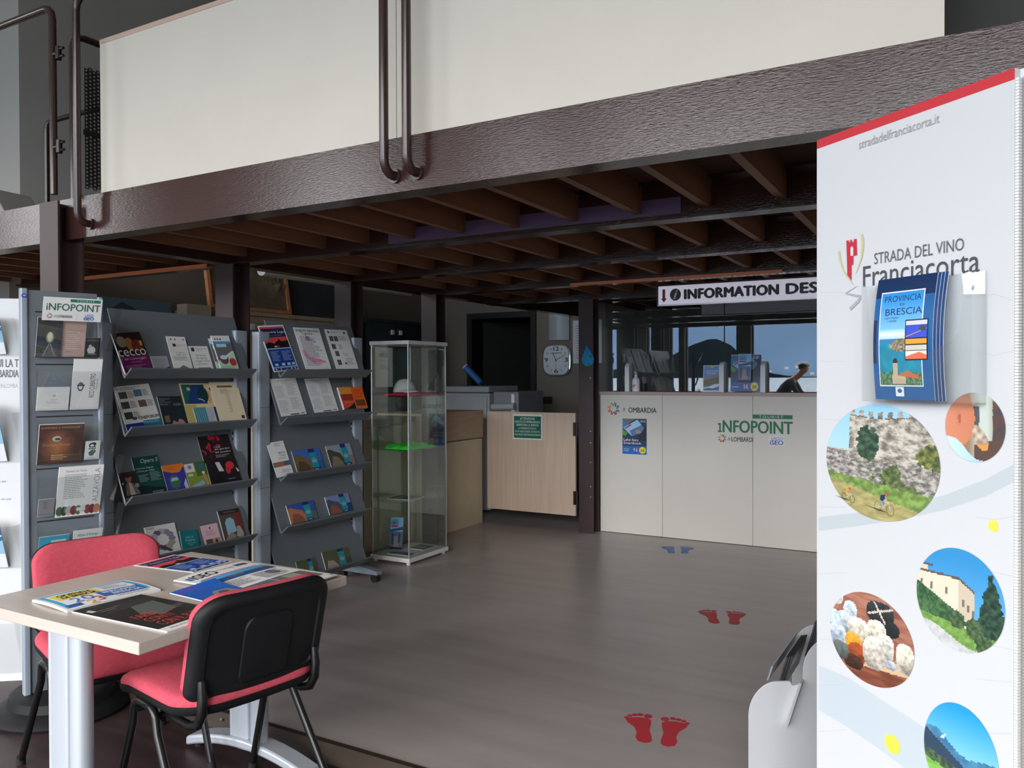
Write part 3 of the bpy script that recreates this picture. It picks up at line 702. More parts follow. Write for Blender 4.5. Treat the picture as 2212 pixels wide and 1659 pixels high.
MB().tube([(0, 0, .022), tuple(b - a)], .033, 20).build('tube', M['blue'], t, smooth=40); d_ = (b - a).normalized(); MB().tube([tuple(b - a), tuple(b - a + d_ * .012)], .034, 20).build('end_cap', M['white'], t)
# back wall fittings
yw = 8.4
c = ony(1205, 778, yw); t = thing('wall_clock', 'silver rimmed wall clock with rounded square white dial', 'clock', (c.x, yw, c.z))
def sq(r_, n=48, e=3.6): return [(r_ * abs(math.cos(2 * math.pi * i / n)) ** (2 / e) * (1 if math.cos(2 * math.pi * i / n) > 0 else -1), r_ * 1.02 * abs(math.sin(2 * math.pi * i / n)) ** (2 / e) * (1 if math.sin(2 * math.pi * i / n) > 0 else -1)) for i in range(n)]
MB().prism(sq(.18), 'y', -.045, -.003).build('rim', M['chrome'], t, bevel=.008)
MB().prism(sq(.163), 'y', -.0475, -.044).build('dial', M['white'], t)
A = Art(.33, .33, 0); k_ = (42, 42, 50)
for s_, x0, y0, x1, y1, o in (('12', .4, .83, .61, .97, .02), ('3', .83, .44, .96, .58, .02), ('6', .43, .05, .58, .19, .02), ('9', .05, .44, .18, .58, .02), ('1', .7, .85, .73, .92, 0), ('2', .82, .7, .88, .77, 0), ('4', .82, .26, .88, .33, 0), ('5', .68, .1, .74, .17, 0), ('7', .28, .1, .34, .17, 0), ('8', .13, .26, .19, .33, 0), ('10', .11, .7, .2, .77, 0), ('11', .27, .85, .34, .92, 0)):
    A.text(s_, x0, y0, x1, y1, k_, off=o)
A.text('Lamperti', .3, .7, .71, .79, k_, off=.01); A.stroke([(.5, .5), (.5, .2)], .003, (120, 120, 126))
A.put('numerals', (c.x - .165, yw - .0478, c.z - .165), (1, 0, 0), (0, 0, 1), PRINT, t)
for nm, an, ln, w_ in (('hour_hand', 117, .085, .007), ('minute_hand', 27, .125, .005)):
    q = MB().box(-.02, -.0515, -w_ / 2, ln, -.0495, w_ / 2); q.xf(Matrix.Rotation(-R(an), 4, 'Y')); q.build(nm, M['dark'], t)
c = ony(1209, 706, yw); t = thing('wall_lamp', 'unlit frosted glass wall lamp above the clock', 'lamp', (c.x, yw, c.z))
pr = [(-.13 + .26 * i / 10, -.02 - .05 * math.sin(math.pi * i / 10)) for i in range(11)]
MB().prism(pr + [(p[0], p[1] + .006) for p in pr[::-1]], 'z', -.155, .15).build('diffuser', M['sconce'], t, smooth=40)
B(-.06, -.04, -.1, .06, 0, .1).build('backplate', M['white'], t); 
for z in (-.135, .13): MB().tube([(-.025, -.066, z), (-.025, -.075, z)], .006, 8).build('stud', M['steel'], t)
o_, w, h = flat(1173, 857, 1193, 872, yw); t = tag(B(0, -.012, 0, w, 0, h).build('wall_socket', M['dark'], bevel=.003), 'black rectangular socket plate low on the wall under the clock', 'socket'); t.location = o_
o_, w, h = flat(1238, 690, 1300, 785, yw); A = Art(w, h, .002, (232, 232, 238)); A.lines(.1, .1, .9, .9, 14, (150, 150, 156), 5, .3)
tag(A.put('wall_sheet', o_ + Vector((0, -.004, 0)), (1, 0, 0), (0, 0, 1)), 'white sheet on the back wall half hidden by the gate column', 'sheet')
# water drop sticker
o_, w, h = flat(1257, 745, 1283, 791, 6.396)
A = Art(w, h, 0); n = 24
drop = [(.5 + (.5 * math.sin(R(a)) if a < 90 or a > 270 else .5 * math.sin(R(a))) * 1, .3 - .3 * math.cos(R(a))) for a in range(-110, 111, 10)] + [(.5 + .3, .62), (.38, 1), (.5 - .34, .62)]
A.poly(drop, (48, 150, 206)); A.poly([(.55, .5), (.7, .55), (.9, .5), (.82, .36), (.66, .4)], (48, 150, 80)); A.poly([(0.02, .3), (.16, .24), (.14, .1), (.05, .16)], (48, 150, 80)); A.poly([(.4, .03), (.62, .16), (.72, .1), (.55, .0)], (48, 150, 80)); A.poly([(.86, .2), (1, .3), (.97, .16)], (48, 150, 80))
tag(A.put('drop_sticker', o_ + Vector((0, -.0015, 0)), (1, 0, 0), (0, 0, 1)), 'blue water drop sticker with green patches on the brown gate column', 'sticker')

# ------------------------------------------------------------------ office behind the columns
def cabinet(label, y0, y1, z1, mt, nd, xf=-5.5, nm='storage_cabinet'):
    t = thing(nm, label, 'cabinet', (xf, y0, 0)); L_ = y1 - y0
    B(-.49, 0, .0, -.02, L_, z1).build('body', mt, t); B(-.495, -.005, z1 - .035, .006, L_ + .005, z1).build('top', mt, t)
    for k in range(nd):
        d = B(-.02, L_ * k / nd + .005, .06, 0, L_ * (k + 1) / nd - .005, z1 - .045).build('door', mt, t)
        B(0, L_ * k / nd + (.05 if k % 2 else L_ / nd - .09), z1 - .16, .02, L_ * k / nd + (.09 if k % 2 else L_ / nd - .05), z1 - .11).build('handle', M['white'], d)
    return t
cabinet('tall beige storage cabinet under the relief map', 4.66, 6.55, 1.948, M['beige'], 4)
cabinet('dark glazed bookcase beyond the beige storage cabinet', 6.62, 7.62, 1.99, M['teal'], 2, nm='bookcase')
cabinet('lower beige cabinet hidden behind the first rack', 3.45, 4.6, 1.62, M['beige'], 2, nm='low_cabinet')
t = thing('relief_map', 'wood framed plaster relief map leaning on the wall above the storage cabinet', 'map', (-5.53, 4.63, 1.952)); t.rotation_euler = (0, R(-9), 0)
lw = onx(628, 672, -5.53).y - 4.63
g = MB(); vs = []; fs = []; nu, nv = 70, 50
for i in range(nu + 1):
    for j in range(nv + 1):
        u, v = i / nu, j / nv; rg = max(0, 1 - abs(v - .75 + (u - .6) * .9) / .28)
        h = .004 + .05 * rg * abs(fb(u * 9, v * 9, 1, 4)) + .008 * abs(fb(u * 5, v * 5, 1, 2)); vs.append((h - .012, .03 + u * (lw - .06), .03 + v * .6))
for i in range(nu):
    for j in range(nv): k = i * (nv + 1) + j; fs.append((k, k + 1, k + nv + 2, k + nv + 1))
g.add(vs, fs); g.build('relief', M['relief'], t)
B(-.016, .02, .02, -.01, lw - .02, .64).build('backing', M['beige'], t)
for y0, y1, z0, z1 in ((0, .034, 0, .66), (lw - .034, lw, 0, .66), (.034, lw - .034, 0, .03), (.034, lw - .034, .63, .66)): B(-.018, y0, z0, .016, y1, z1).build('frame_bar', M['wood'], t)
t = thing('dark_board', 'dark grey display board leaning beside the relief map', 'board', (-5.6, 4.63 + lw + .06, 1.952)); t.rotation_euler = (0, R(-9), 0)
B(-.02, 0, 0, 0, .75, .5).build('board', M['felt'], t)
t = thing('ceiling_tube', 'white round tube hanging high behind the columns above the relief map', 'tube', (-5.2, 0, 0))
a, b = onx(566, 588, -5.2), onx(884, 625, -5.2); zt = (a.z + b.z) / 2
MB().tube([(0, a.y, zt), (0, b.y, zt)], .052, 24).build('tube', M['tube'], t, smooth=40); MB().tube([(0, a.y - .006, zt), (0, a.y, zt)], .053, 24).build('end_cap', M['white'], t)
for y in (a.y + .3, b.y - .3): MB().tube([(0, y, zt + .05), (0, y, 5.3)], .004, 8).build('hanging_wire', M['steel'], t)
a, b = onx(215, 639, -5.62), onx(375, 650, -5.62)
A = Art(b.y - a.y, .36, .006, (104, 124, 136)); A.poly([(.18, .75), (.32, .92), (.5, .8), (.5, .7)], (70, 76, 82)); A.rect(0, 0, 1, .12, (110, 128, 138))
tag(A.put('blue_poster_board', (-5.62, a.y, 1.622), (0, 1, 0), (-.12, 0, 1)), 'blue poster board standing on the low cabinet above the first rack', 'poster')
A = Art(.24, .34, .12, (196, 180, 156), (186, 168, 142)); A.stroke([(.96, .28), (.88, .18), (.9, .04)], .006, (230, 226, 220))
tag(A.put('cardboard_box', (-5.47, 4.36, 1.622), (0, 1, 0), (0, 0, 1)), 'beige cardboard box on the low cabinet just left of the first inner column', 'box')

# ------------------------------------------------------------------ glass display case
CX0, CX1, CY0, CY1 = -3.866, -3.506, 4.684, 5.185
t = thing('display_case', 'tall narrow glass display case with white top and base', 'display case', ((CX0 + CX1) / 2, (CY0 + CY1) / 2, 0))
hx, hy = (CX1 - CX0) / 2, (CY1 - CY0) / 2
B(-hx, -hy, .018, hx, hy, .05).build('base', M['cover'], t, bevel=.002); B(-hx, -hy, 1.603, hx, hy, 1.63).build('top', M['cover'], t, bevel=.002)
for sx in (-1, 1):
    for sy in (-1, 1): MB().lathe([(.016, 0), (.016, .018)], 14, 0, (sx * (hx - .03), sy * (hy - .03), 0)).build('foot', M['cover'], t)
g = .012
for q in (B(-hx + g, -hy + g, .05, hx - g, -hy + g + .004, 1.603), B(-hx + g, hy - g - .004, .05, hx - g, hy - g, 1.603), B(-hx + g, -hy + g + .005, .05, -hx + g + .004, hy - g - .005, 1.603), B(hx - g - .004, -hy + g + .005, .05, hx - g, hy - g - .005, 1.603)): q.build('glass_pane', M['glass'], t)
for sx in (-1, 1):
    for sy in (-1, 1): B(sx * (hx - g) - .004, sy * (hy - g) - .004, .05, sx * (hx - g) + .004, sy * (hy - g) + .004, 1.603).build('corner_rail', M['steel'], t)
zs = [onx(884, y, CX1).z for y in (855, 973, 1089)]
cc = Vector(((CX0 + CX1) / 2, (CY0 + CY1) / 2))
fz = [ony(850, y, CY0 + .02).z for y in (856, 973, 1085)]
for z in fz: B(-hx + g + .006, -hy + g + .006, z - .005, hx - g - .006, hy - g - .006, z).build('shelf', M['glass'], t)
def folded(name, label, mt, cx, cy, z, w, d, th, seed, cat='clothing'):
    n = 22; vs = []; fs = []
    for i in range(n + 1):
        for j in range(n + 1):
            u, v = i / n * 2 - 1, j / n * 2 - 1
            e = (1 - max(abs(u) ** 5, abs(v) ** 5)); k = 1 + .1 * nz(u * 2, v * 2, 1.3, seed)
            vs.append((u * w / 2 * k, v * d / 2 * k, th * e * (.75 + .5 * nz(u * 3, v * 3, 1, seed + 1)) + .001))
    for i in range(n):
        for j in range(n): q = i * (n + 1) + j; fs.append((q, q + n + 1, q + n + 2, q + 1))
    m_ = MB().add(vs, fs); o = m_.build(name, mt, smooth=60); o.location = (cx, cy, z)
    s_ = o.modifiers.new('s', 'SOLIDIFY'); s_.thickness = .001; s_.offset = 1
    return tag(o, label, cat)
folded('folded_shirt', 'bright pink folded shirt under the cap on the top glass shelf', M['pink'], cc.x - .0, cc.y + .02, fz[0] + .002, .26, .36, .024, 1)
folded('folded_shirt', 'bright green folded shirt on the middle glass shelf', M['green'], cc.x + .01, cc.y - .02, fz[1] + .002, .25, .34, .04, 5)
# cap
cp = thing('baseball_cap', 'white peaked cap on the pink shirt in the glass case', 'cap', (cc.x - .045, cc.y + .0, fz[0] + .027), R(-22))
vs = []; fs = []; n, m_ = 28, 9
for j in range(m_ + 1):
    a = math.pi / 2 * j / m_
    for i in range(n):
        b = 2 * math.pi * i / n; vs.append((.1 * math.cos(a) ** .8 * math.cos(b), .082 * math.cos(a) ** .8 * math.sin(b), .1 * math.sin(a) ** 1.1))
for j in range(m_):
    for i in range(n): fs.append((j * n + i, j * n + (i + 1) % n, (j + 1) * n + (i + 1) % n, (j + 1) * n + i))
MB().add(vs, fs).build('crown', M['capw'], cp, smooth=80)
vs = []; fs = []
for i in range(13):
    b = R(-62 + 124 * i / 12); r1 = .1; lx = .1 * math.cos(b); ly = .08 * math.sin(b)
    ex = .095 + .072 * math.cos(b * 1.35) if abs(b) < 1.2 else lx
    for k in range(5):
        tt = k / 4; x = lx + (max(ex, lx) - lx) * tt; y = ly * (1 - .05 * tt); vs.append((x, y, .012 + .01 * math.cos(y * 18) - .018 * tt * tt))
for i in range(12):
    for k in range(4): q = i * 5 + k; fs.append((q, q + 5, q + 6, q + 1))
pk = MB().add(vs, fs).build('peak', M['capw'], cp, smooth=60); sm = pk.modifiers.new('s', 'SOLIDIFY'); sm.thickness = .003
A = Art(.06, .045, 0); A.text('LAGO', .25, .55, .85, .95, (50, 60, 96), off=.02); A.text('iSEO', .1, .05, .9, .5, (44, 54, 92), off=.05)
lg = A.put('crown_logo', cp.matrix_local @ Vector((.0845, -.03, .052)), Matrix.Rotation(R(-22), 4, 'Z') @ Vector((0, 1, 0)), Matrix.Rotation(R(-22), 4, 'Z') @ Vector((-.62, 0, 1)), PRINT, cp)
def guideboard(nm, label, pos, right, up, w, h, fn=guide, t_=.006, cat='booklet', grp=None):
    A = Art(w, h, t_); fn(A); return tag(A.put(nm, pos, right, up, PRINTG), label, cat, grp)
guideboard('booklet', 'light blue guide booklet standing upright on the base of the glass case', (cc.x - .155, cc.y - .06, .052), (.93, .36, 0), (-.18, .18, 1), .1, .24)
guideboard('booklet', 'blue guide booklet lying flat at the front of the glass case base', (cc.x - .06, cc.y - .2, .058), (1, .05, 0), (.0, 1, 0), .2, .1, t_=.005)
def drk(A): A.rect(.03, .03, .97, .97, (70, 84, 82)); A.poly([(.1, .2), (.5, .7), (.9, .3)], (104, 120, 110)); A.rect(.6, .1, .9, .3, (60, 90, 120))
guideboard('booklet', 'dark green booklet lying flat at the back of the glass case base', (cc.x - .04, cc.y + .02, .058), (1, .0, 0), (0, 1, 0), .15, .17, drk, .005)
def bdg(A): A.rect(.03, .05, .97, .95, (84, 92, 96)); A.ell(.3, .5, .15, .3, (150, 156, 160)); A.ell(.68, .55, .18, .3, (60, 66, 74)); A.lines(.1, .1, .9, .3, 2, (170, 170, 170), 3)
guideboard('booklet', 'grey booklet lying flat on the lowest glass shelf', (cc.x - .12, cc.y - .13, fz[2] + .006), (1, .1, 0), (0, 1, 0), .22, .2, bdg, .004)
A = Art(.21, .3, .001, (226, 226, 224)); A.text('LAGO', .3, .86, .68, .92, (90, 110, 150)); A.text('iSEO', .26, .76, .68, .85, (50, 66, 110), off=.04); A.lines(.3, .64, .74, .67, 1, (120, 120, 120), 2); A.lines(.28, .44, .85, .56, 3, (150, 150, 150), 6, .3)
tag(A.put('info_sheet', (CX0 + .022, cc.y - .21, 1.29), (0, 1, 0), (0.0, .0, 1)), 'white paper sheet hanging inside the glass case on its left pane', 'sheet')

# ------------------------------------------------------------------ brochure racks
TILT = R(21); TR = [1.364, 1.085, .755, .447, .125]; TX = .10
pu = Vector((-math.sin(TILT), 0, math.cos(TILT))); pn = Vector((math.cos(TILT), 0, math.sin(TILT)))
def rack(label, y0):
    t = thing('brochure_rack', label, 'rack', (-3.6, y0, 0))
    for k, yy in enumerate((0, .83)):
        p = MB(); p.prism(rrect(-.035, yy, .03, yy + .095, .018), 'z', .09, 1.63); 
        ps = p.build('post', M['rackpost'], t, smooth=40)
        hl = MB()
        for i in range(44):
            z = .14 + i * .0335
            for dy in (.0,):
                for dx in (-.022, -.002):
                    if k: hl.box(dx, yy - .0008, z, dx + .012, yy + .001, z + .017)
        if k: hl.build('slots', M['dark'], ps)
        else:
            for z in (.44, .72, 1.19): B(.03, .004, z, .0304, .091, z + .002).build('seam', M['dark'], ps)
        MB().prism([(-.16, .05), (.2, .05), (.2, .075), (.05, .1), (-.05, .1), (-.16, .075)], 'y', yy + .02, yy + .075).build('base_arm', M['rackpost'], t, bevel=.004)
        for x in (-.115, .165):
            MB().tube([(x, yy + .028, .027), (x, yy + .067, .027)], .027, 18).build('caster', M['rubber'], t, smooth=40)
    B(-.03, .1, .12, -.022, .825, 1.6).build('back_panel', M['rack'], t)
    for z in TR:
        L_ = .365; q = [(TX, z), (TX + .053, z + .045), (TX + .048, z + .052), (TX - .001, z + .013)]
        top = (TX - L_ * math.sin(TILT), z + L_ * math.cos(TILT))
        pr = [(TX, z - .002), (TX + .055, z + .044), (TX + .049, z + .051), (TX + .001, z + .011), (top[0] + .004, top[1]), (top[0], top[1] - .001), (TX - .012, z + .008)]
        MB().prism(pr, 'y', .098, .872 if z > .2 else .872).build('tray', M['rack'], t, bevel=.0015)
    return t
RY = [2.335, 3.335]
rack('grey brochure rack nearer the camera behind the brochure tower', RY[0]); rack('grey brochure rack on casters beside the glass display case', RY[1])
def tray_pt(px, py, k, lift=0.):
    p = Vector((-3.6 + TX, 0, TR[k] + .012)) + pn * (.004 + lift); return on(px, py, p, pn)
def brochure(k, BL, BR, TL, fn, label, cat='leaflet', t_=.003, lift=0., nm=None, mt=None, base=(236, 236, 234), grp=None):
    a, b, c = tray_pt(*BL, k, lift + t_), tray_pt(*BR, k, lift + t_), tray_pt(*TL, k, lift + t_)
    r_ = b - a; u_ = c - a; w = r_.length; rn = r_ / w; h = (u_ - rn * u_.dot(rn)).length
    low = min(a.z, b.z); lim = TR[k] + .0165 + t_ * .4
    if low < lim: a = a + pu * ((lim - low) / pu.z)
    A = Art(w, h, t_, base); fn(A)
    return tag(A.put(nm or cat.split()[-1], a, rn, pu, mt or PRINT), label, cat, grp)
DK = (44, 44, 48)
def p_ceccho(A):
    A.rect(0, .4, 1, 1, (40, 26, 26)); A.ell(.24, .78, .17, .14, (150, 140, 130)); A.ell(.5, .72, .14, .16, (170, 110, 60)); A.ell(.75, .66, .2, .16, (110, 52, 40)); A.rect(.86, .66, .95, .78, (214, 160, 60))
    A.rect(0, 0, 1, .42, (112, 36, 100)); A.rect(0, 0, 1, .07, (60, 30, 60)); A.text('cecco', .0, .42, .98, .58, (232, 226, 226), off=.01); A.text('del Caravaggio', .13, .31, .92, .385, (226, 190, 206)); A.text("l'Allievo Modello", .36, .26, .72, .285, (206, 170, 190)); A.lines(.1, .1, .9, .2, 3, (190, 130, 180), 3)
def p_grey(A): A.rect(0, 0, 1, 1, (168, 170, 178)); A.lines(.1, .3, .9, .85, 6, (140, 142, 152), 2); A.poly([(.6, 0), (1, 0), (1, .4), (.7, .3)], (60, 60, 96))
def p_tall(A):
    for x in (.2, .42, .86): A.ell(x, .92, .04, .02, (70, 70, 70))
    A.rect(.22, .72, .38, .8, (60, 52, 46)); A.text('Franciacorta', .42, .76, .9, .79, (190, 90, 90)); A.text('in fiore', .42, .72, .62, .745, (190, 90, 90)); A.text('19 20 21', .3, .54, .75, .57, (90, 90, 90)); A.text('maggio 2023', .26, .48, .8, .515, (90, 90, 90)); A.lines(.1, .34, .9, .46, 4, (150, 150, 150), 4)
    A.poly([(.1, .08), (.5, .22), (.9, .1), (.98, .03), (0, .03)], (120, 126, 124)); A.lines(.05, .03, .95, .1, 2, (140, 140, 140), 8)
def p_save(A):
    A.rect(.1, .8, .26, .94, (70, 52, 46)); A.text('Franciacorta', .34, .88, .92, .93, (110, 100, 100)); A.text('in fiore', .34, .81, .6, .85, (110, 100, 100)); A.text('Save the date', .25, .62, .76, .68, (100, 96, 96), shear=.2); A.text('19 20 21', .24, .5, .8, .57, (100, 96, 96)); A.text('maggio 2023', .16, .39, .88, .46, (100, 96, 96)); A.lines(.2, .28, .8, .35, 2, (160, 160, 160), 4); A.rect(.22, .14, .86, .185, (140, 110, 100)); A.lines(.15, .02, .9, .08, 1, (90, 70, 70), 2)
def p_bike(A):
    A.rect(0, .78, 1, .84, (70, 160, 226)); A.rect(0, .56, 1, .78, (120, 128, 134)); A.rect(.12, .66, .7, .77, (196, 222, 240)); A.lines(.1, .56, .8, .66, 2, (220, 220, 220), 3); A.poly([(0, .78), (0, .3), (1, .6), (1, .78)], (110, 114, 116)); A.rect(.12, .68, .68, .77, (196, 222, 240))
    A.poly([(0, .0), (1, 0), (1, .56), (.6, .42), (0, .3)], (196, 224, 200)); A.ell(.34, .34, .24, .13, (112, 80, 86)); A.ell(.34, .4, .2, .06, (214, 226, 240)); A.ell(.78, .26, .19, .11, (190, 60, 66)); A.lines(.1, .04, .9, .18, 3, (150, 190, 160), 4)
    for x in (.16, .3, .44): A.ell(x, .9, .04, .025, (90, 90, 90))
brochure(0, (273, 814), (332.5, 807), (258.6, 725), p_ceccho, 'purple and dark exhibition booklet at the left of the top tray, nearer rack', 'booklet', .008)
brochure(0, (335, 806.6), (371, 806), (324, 769), p_grey, 'small grey card with a dark corner on the top tray, nearer rack', 'card')
brochure(0, (380, 806), (420, 806), (358, 726), p_tall, 'taller white event leaflet on the top tray, nearer rack', 'leaflet', .006)
brochure(0, (423, 805), (464, 804), (408, 747.5), p_save, 'shorter white save the date card on the top tray, nearer rack', 'card', .003)
brochure(0, (471, 804), (506, 803), (456, 731), p_bike, 'white and blue leaflet half hidden at the right end of the top tray, nearer rack', 'leaflet', .002)
brochure(0, (480, 804), (518, 802), (467, 725), p_bike, 'white, blue and green leaflet with round pictures in front, top tray, nearer rack', 'leaflet', .006, .003)
def p_cine(A):
    A.rect(0, 0, 1, .17, (32, 60, 150)); A.rect(.5, 0, 1, .2, (40, 120, 150)); A.lines(.05, .9, .8, .97, 3, (120, 120, 120), 3)
    for (x, y, c) in ((.08, .72, (80, 84, 84)), (.5, .74, (90, 130, 160)), (.06, .5, (70, 80, 70)), (.54, .5, (120, 96, 80)), (.06, .27, (60, 70, 66))): A.rect(x, y, x + .22, y + .15, c); A.lines(x + .25, y, x + .42, y + .15, 5, (110, 110, 110), int(x * 50) + 2)
    A.text('CINEFORUM', .4, .235, .98, .3, DK, off=.03); A.text('MAGGIO', .5, .13, .95, .19, (150, 200, 226), off=.02); A.ell(.3, .27, .07, .035, (90, 90, 90))
def p_dark(A):
    A.rect(0, 0, 1, 1, (36, 48, 50))
    for i, s_ in enumerate(('Pinacoteca', 'Tosio', 'Martinengo', 'Brescia')): A.text(s_, .06, .9 - i * .062, .06 + .045 * len(s_), .94 - i * .062, (176, 180, 180))
    A.rect(.1, .14, .3, .36, (120, 100, 86)); A.poly([(.3, .02), (.45, .2), (.6, .12), (.7, .24), (.85, .2), (.95, .04)], (176, 138, 128)); A.lines(.6, .68, .95, .76, 2, (150, 150, 150), 4)
def p_green(A):
    A.rect(0, 0, 1, 1, (226, 206, 156)); A.rect(.03, .5, .62, .97, (34, 66, 120)); A.poly([(.03, .97), (.3, .97), (.1, .5), (.03, .5)], (40, 104, 90)); A.ell(.55, .72, .14, .2, (26, 60, 66)); A.ell(.2, .86, .05, .04, (190, 190, 210)); A.stroke([(.4, .62), (.5, .6), (.55, .55)], .006, (190, 200, 210)); A.ell(.8, .86, .06, .05, (150, 104, 60)); A.text('MUSEO', .66, .52, .74, .8, (170, 60, 60), rot=90); A.ell(.85, .62, .06, .05, (180, 150, 90)); A.rect(0, 0, .3, .48, (196, 180, 110))
def p_strip(A):
    A.rect(0, 0, .56, 1, (120, 178, 190)); A.rect(.56, 0, .9, 1, (206, 206, 216)); A.rect(.9, 0, 1, 1, (40, 60, 70))
    for i in range(6): A.rect(.02 + .09 * i, 0, .06 + .09 * i, 1, (60, 118, 136))
    A.lines(.58, .05, .88, .95, 12, (150, 150, 166), 4)
def p_cream(A):
    A.rect(0, 0, 1, 1, (240, 222, 190)); A.poly(rr2(.22, .86, .78, .91), (120, 104, 80)); A.lines(.3, .7, .7, .82, 4, (150, 136, 120), 2)
    for i in range(11): A.rect(.44 + .04 * (i % 2), .66 - i * .042, .58, .672 - i * .042, (150, 136, 120))
    A.rect(.82, .06, .93, .14, (70, 66, 60))
def rr2(x0, y0, x1, y1): return [(x0 + .02, y0), (x1 - .02, y0), (x1, y0 + .02), (x1, y1 - .02), (x1 - .02, y1), (x0 + .02, y1), (x0, y1 - .02), (x0, y0 + .02)]
brochure(1, (276, 934), (352, 922), (254, 835), p_cine, 'white cinema programme sheet with blue foot on the second tray, nearer rack', 'sheet', .002)
brochure(1, (355.6, 922), (406, 919), (320, 857), p_dark, 'dark green museum booklet with pale figures on the second tray, nearer rack', 'booklet', .004)
brochure(1, (409, 918), (490, 914), (355, 828), p_green, 'yellow and blue museum brochure at the back of the second tray, nearer rack', 'brochure', .002)
brochure(1, (426.5, 916), (475, 912), (402, 882), p_strip, 'small teal striped leaflet in front on the second tray, nearer rack', 'leaflet', .002, .003)
brochure(1, (475, 912), (534.5, 908), (428, 826), p_cream, 'cream sheet with brown heading at the right of the second tray, nearer rack', 'sheet', .002, .0035)
def p_port(A): A.rect(0, 0, 1, 1, (46, 52, 50)); A.ell(.5, .78, .18, .14, (190, 110, 96)); A.ell(.48, .88, .2, .09, (60, 36, 34)); A.poly([(.15, .2), (.3, .6), (.45, .66), (.7, .6), (.95, .3), (.95, .2)], (130, 120, 110)); A.poly([(.4, .2), (.46, .62), (.6, .6), (.7, .2)], (214, 196, 186)); A.text('DATO CODE', .08, .05, .72, .13, (190, 190, 190), off=.01); A.ell(.12, .62, .05, .03, (200, 200, 200)); A.ell(.9, .5, .12, .08, (150, 156, 150))
def p_opera(A):
    A.rect(0, 0, 1, 1, (24, 78, 72)); A.poly([(0, 0), (1, 0), (1, .2), (0, .34)], (26, 44, 44)); A.text('Opera S', .3, .82, .98, .95, (206, 220, 214), shear=.3); A.text('Corsi per Ragazzi', .06, .7, .72, .75, (206, 220, 214), off=.01); A.text('e Corsi per Adulti', .06, .63, .74, .68, (206, 220, 214), off=.01); A.lines(.08, .4, .5, .58, 6, (150, 180, 172), 3); A.lines(.52, .4, .95, .62, 7, (150, 180, 172), 5); A.lines(.45, .06, .98, .16, 3, (170, 190, 184), 9)
def p_orange(A): A.rect(0, 0, 1, 1, (62, 62, 150)); A.poly([(0, 1), (1, 1), (.98, .9), (.75, .72), (.4, .72), (0, .82)], (232, 128, 50)); A.lines(.2, .82, .8, .92, 3, (190, 96, 40), 3); A.ell(.42, .42, .26, .24, (84, 90, 160)); A.ell(.42, .42, .2, .19, (70, 120, 60)); A.poly([(.24, .44), (.6, .46), (.58, .56), (.3, .56)], (170, 196, 220)); A.poly([(.8, .3), (.95, .5), (.99, .1), (.85, .06)], (200, 204, 220)); A.lines(.3, .06, .75, .14, 3, (170, 174, 214), 5)
def p_cycle(A): A.rect(0, 0, 1, 1, (130, 150, 60)); A.rect(.02, .68, .45, .98, (214, 214, 220)); A.ell(.24, .86, .1, .07, (140, 140, 170)); A.rect(.5, .5, 1, 1, (70, 104, 60)); A.rect(.66, .76, .9, .9, (50, 110, 140)); A.ell(.82, .6, .07, .05, (226, 220, 210)); A.poly([(.76, .55), (.9, .55), (.94, .14), (.84, .14)], (196, 140, 96)); A.poly([(.08, .2), (.7, .34), (.76, .2), (.3, .1)], (150, 176, 200)); A.rect(.08, .54, .3, .62, (200, 210, 200)); A.rect(0, 0, 1, .07, (60, 150, 200))
def p_red(A):
    A.rect(0, 0, 1, 1, (40, 32, 36)); rg = random.Random(5)
    for i in range(26): u = rg.random(); A.ell(.1 + .5 * u + rg.uniform(-.1, .1), .6 + .4 * u + rg.uniform(-.12, .1), rg.uniform(.02, .09), rg.uniform(.01, .05), (190, 44, 60) if i % 3 else (90, 30, 40), 9)
    A.text('i nodi', .42, .75, .62, .79, (226, 220, 220)); A.text('dei giardini', .42, .7, .9, .74, (226, 220, 220), off=.01); A.text('del paradiso', .42, .64, .92, .68, (226, 220, 220), off=.01); A.lines(.4, .56, .9, .62, 2, (180, 170, 170), 3)
def p_red2(A):
    A.rect(0, 0, 1, 1, (34, 30, 34)); A.poly([(.3, .98), (.44, .98), (.52, .6), (.36, .62)], (206, 206, 210)); A.ell(.75, .8, .14, .16, (214, 54, 62)); A.ell(.66, .62, .08, .14, (200, 50, 60)); A.poly([(.92, .7), (1, .6), (1, .5), (.95, .52)], (220, 220, 220)); A.lines(.6, .26, .95, .3, 1, (190, 190, 190), 2); A.ell(.25, .3, .2, .26, (26, 24, 26))
brochure(2, (273, 1092), (310, 1085), (259, 1029), p_port, 'dark booklet with a portrait at the left of the third tray, nearer rack', 'booklet', .004)
brochure(2, (309.6, 1085), (365, 1074.6), (294, 994), p_opera, 'dark green course booklet with white script on the third tray, nearer rack', 'booklet', .003)
brochure(2, (366.6, 1074.6), (412.7, 1066.5), (355, 1009.5), p_orange, 'violet booklet with orange top on the third tray, nearer rack', 'booklet', .003)
brochure(2, (414.5, 1064.7), (458, 1055.6), (397, 1004), p_cycle, 'yellow green outdoor leaflet with white corner on the third tray, nearer rack', 'leaflet', .003)
brochure(2, (457, 1056.5), (523, 1045), (436, 943), p_red, 'tall black brochure with red blossoms at the right of the third tray, nearer rack', 'brochure', .002)
brochure(2, (459, 1056), (524, 1045), (450, 1000), p_red2, 'low black leaflet with red figure in front of the tall black brochure', 'leaflet', .002, .004)
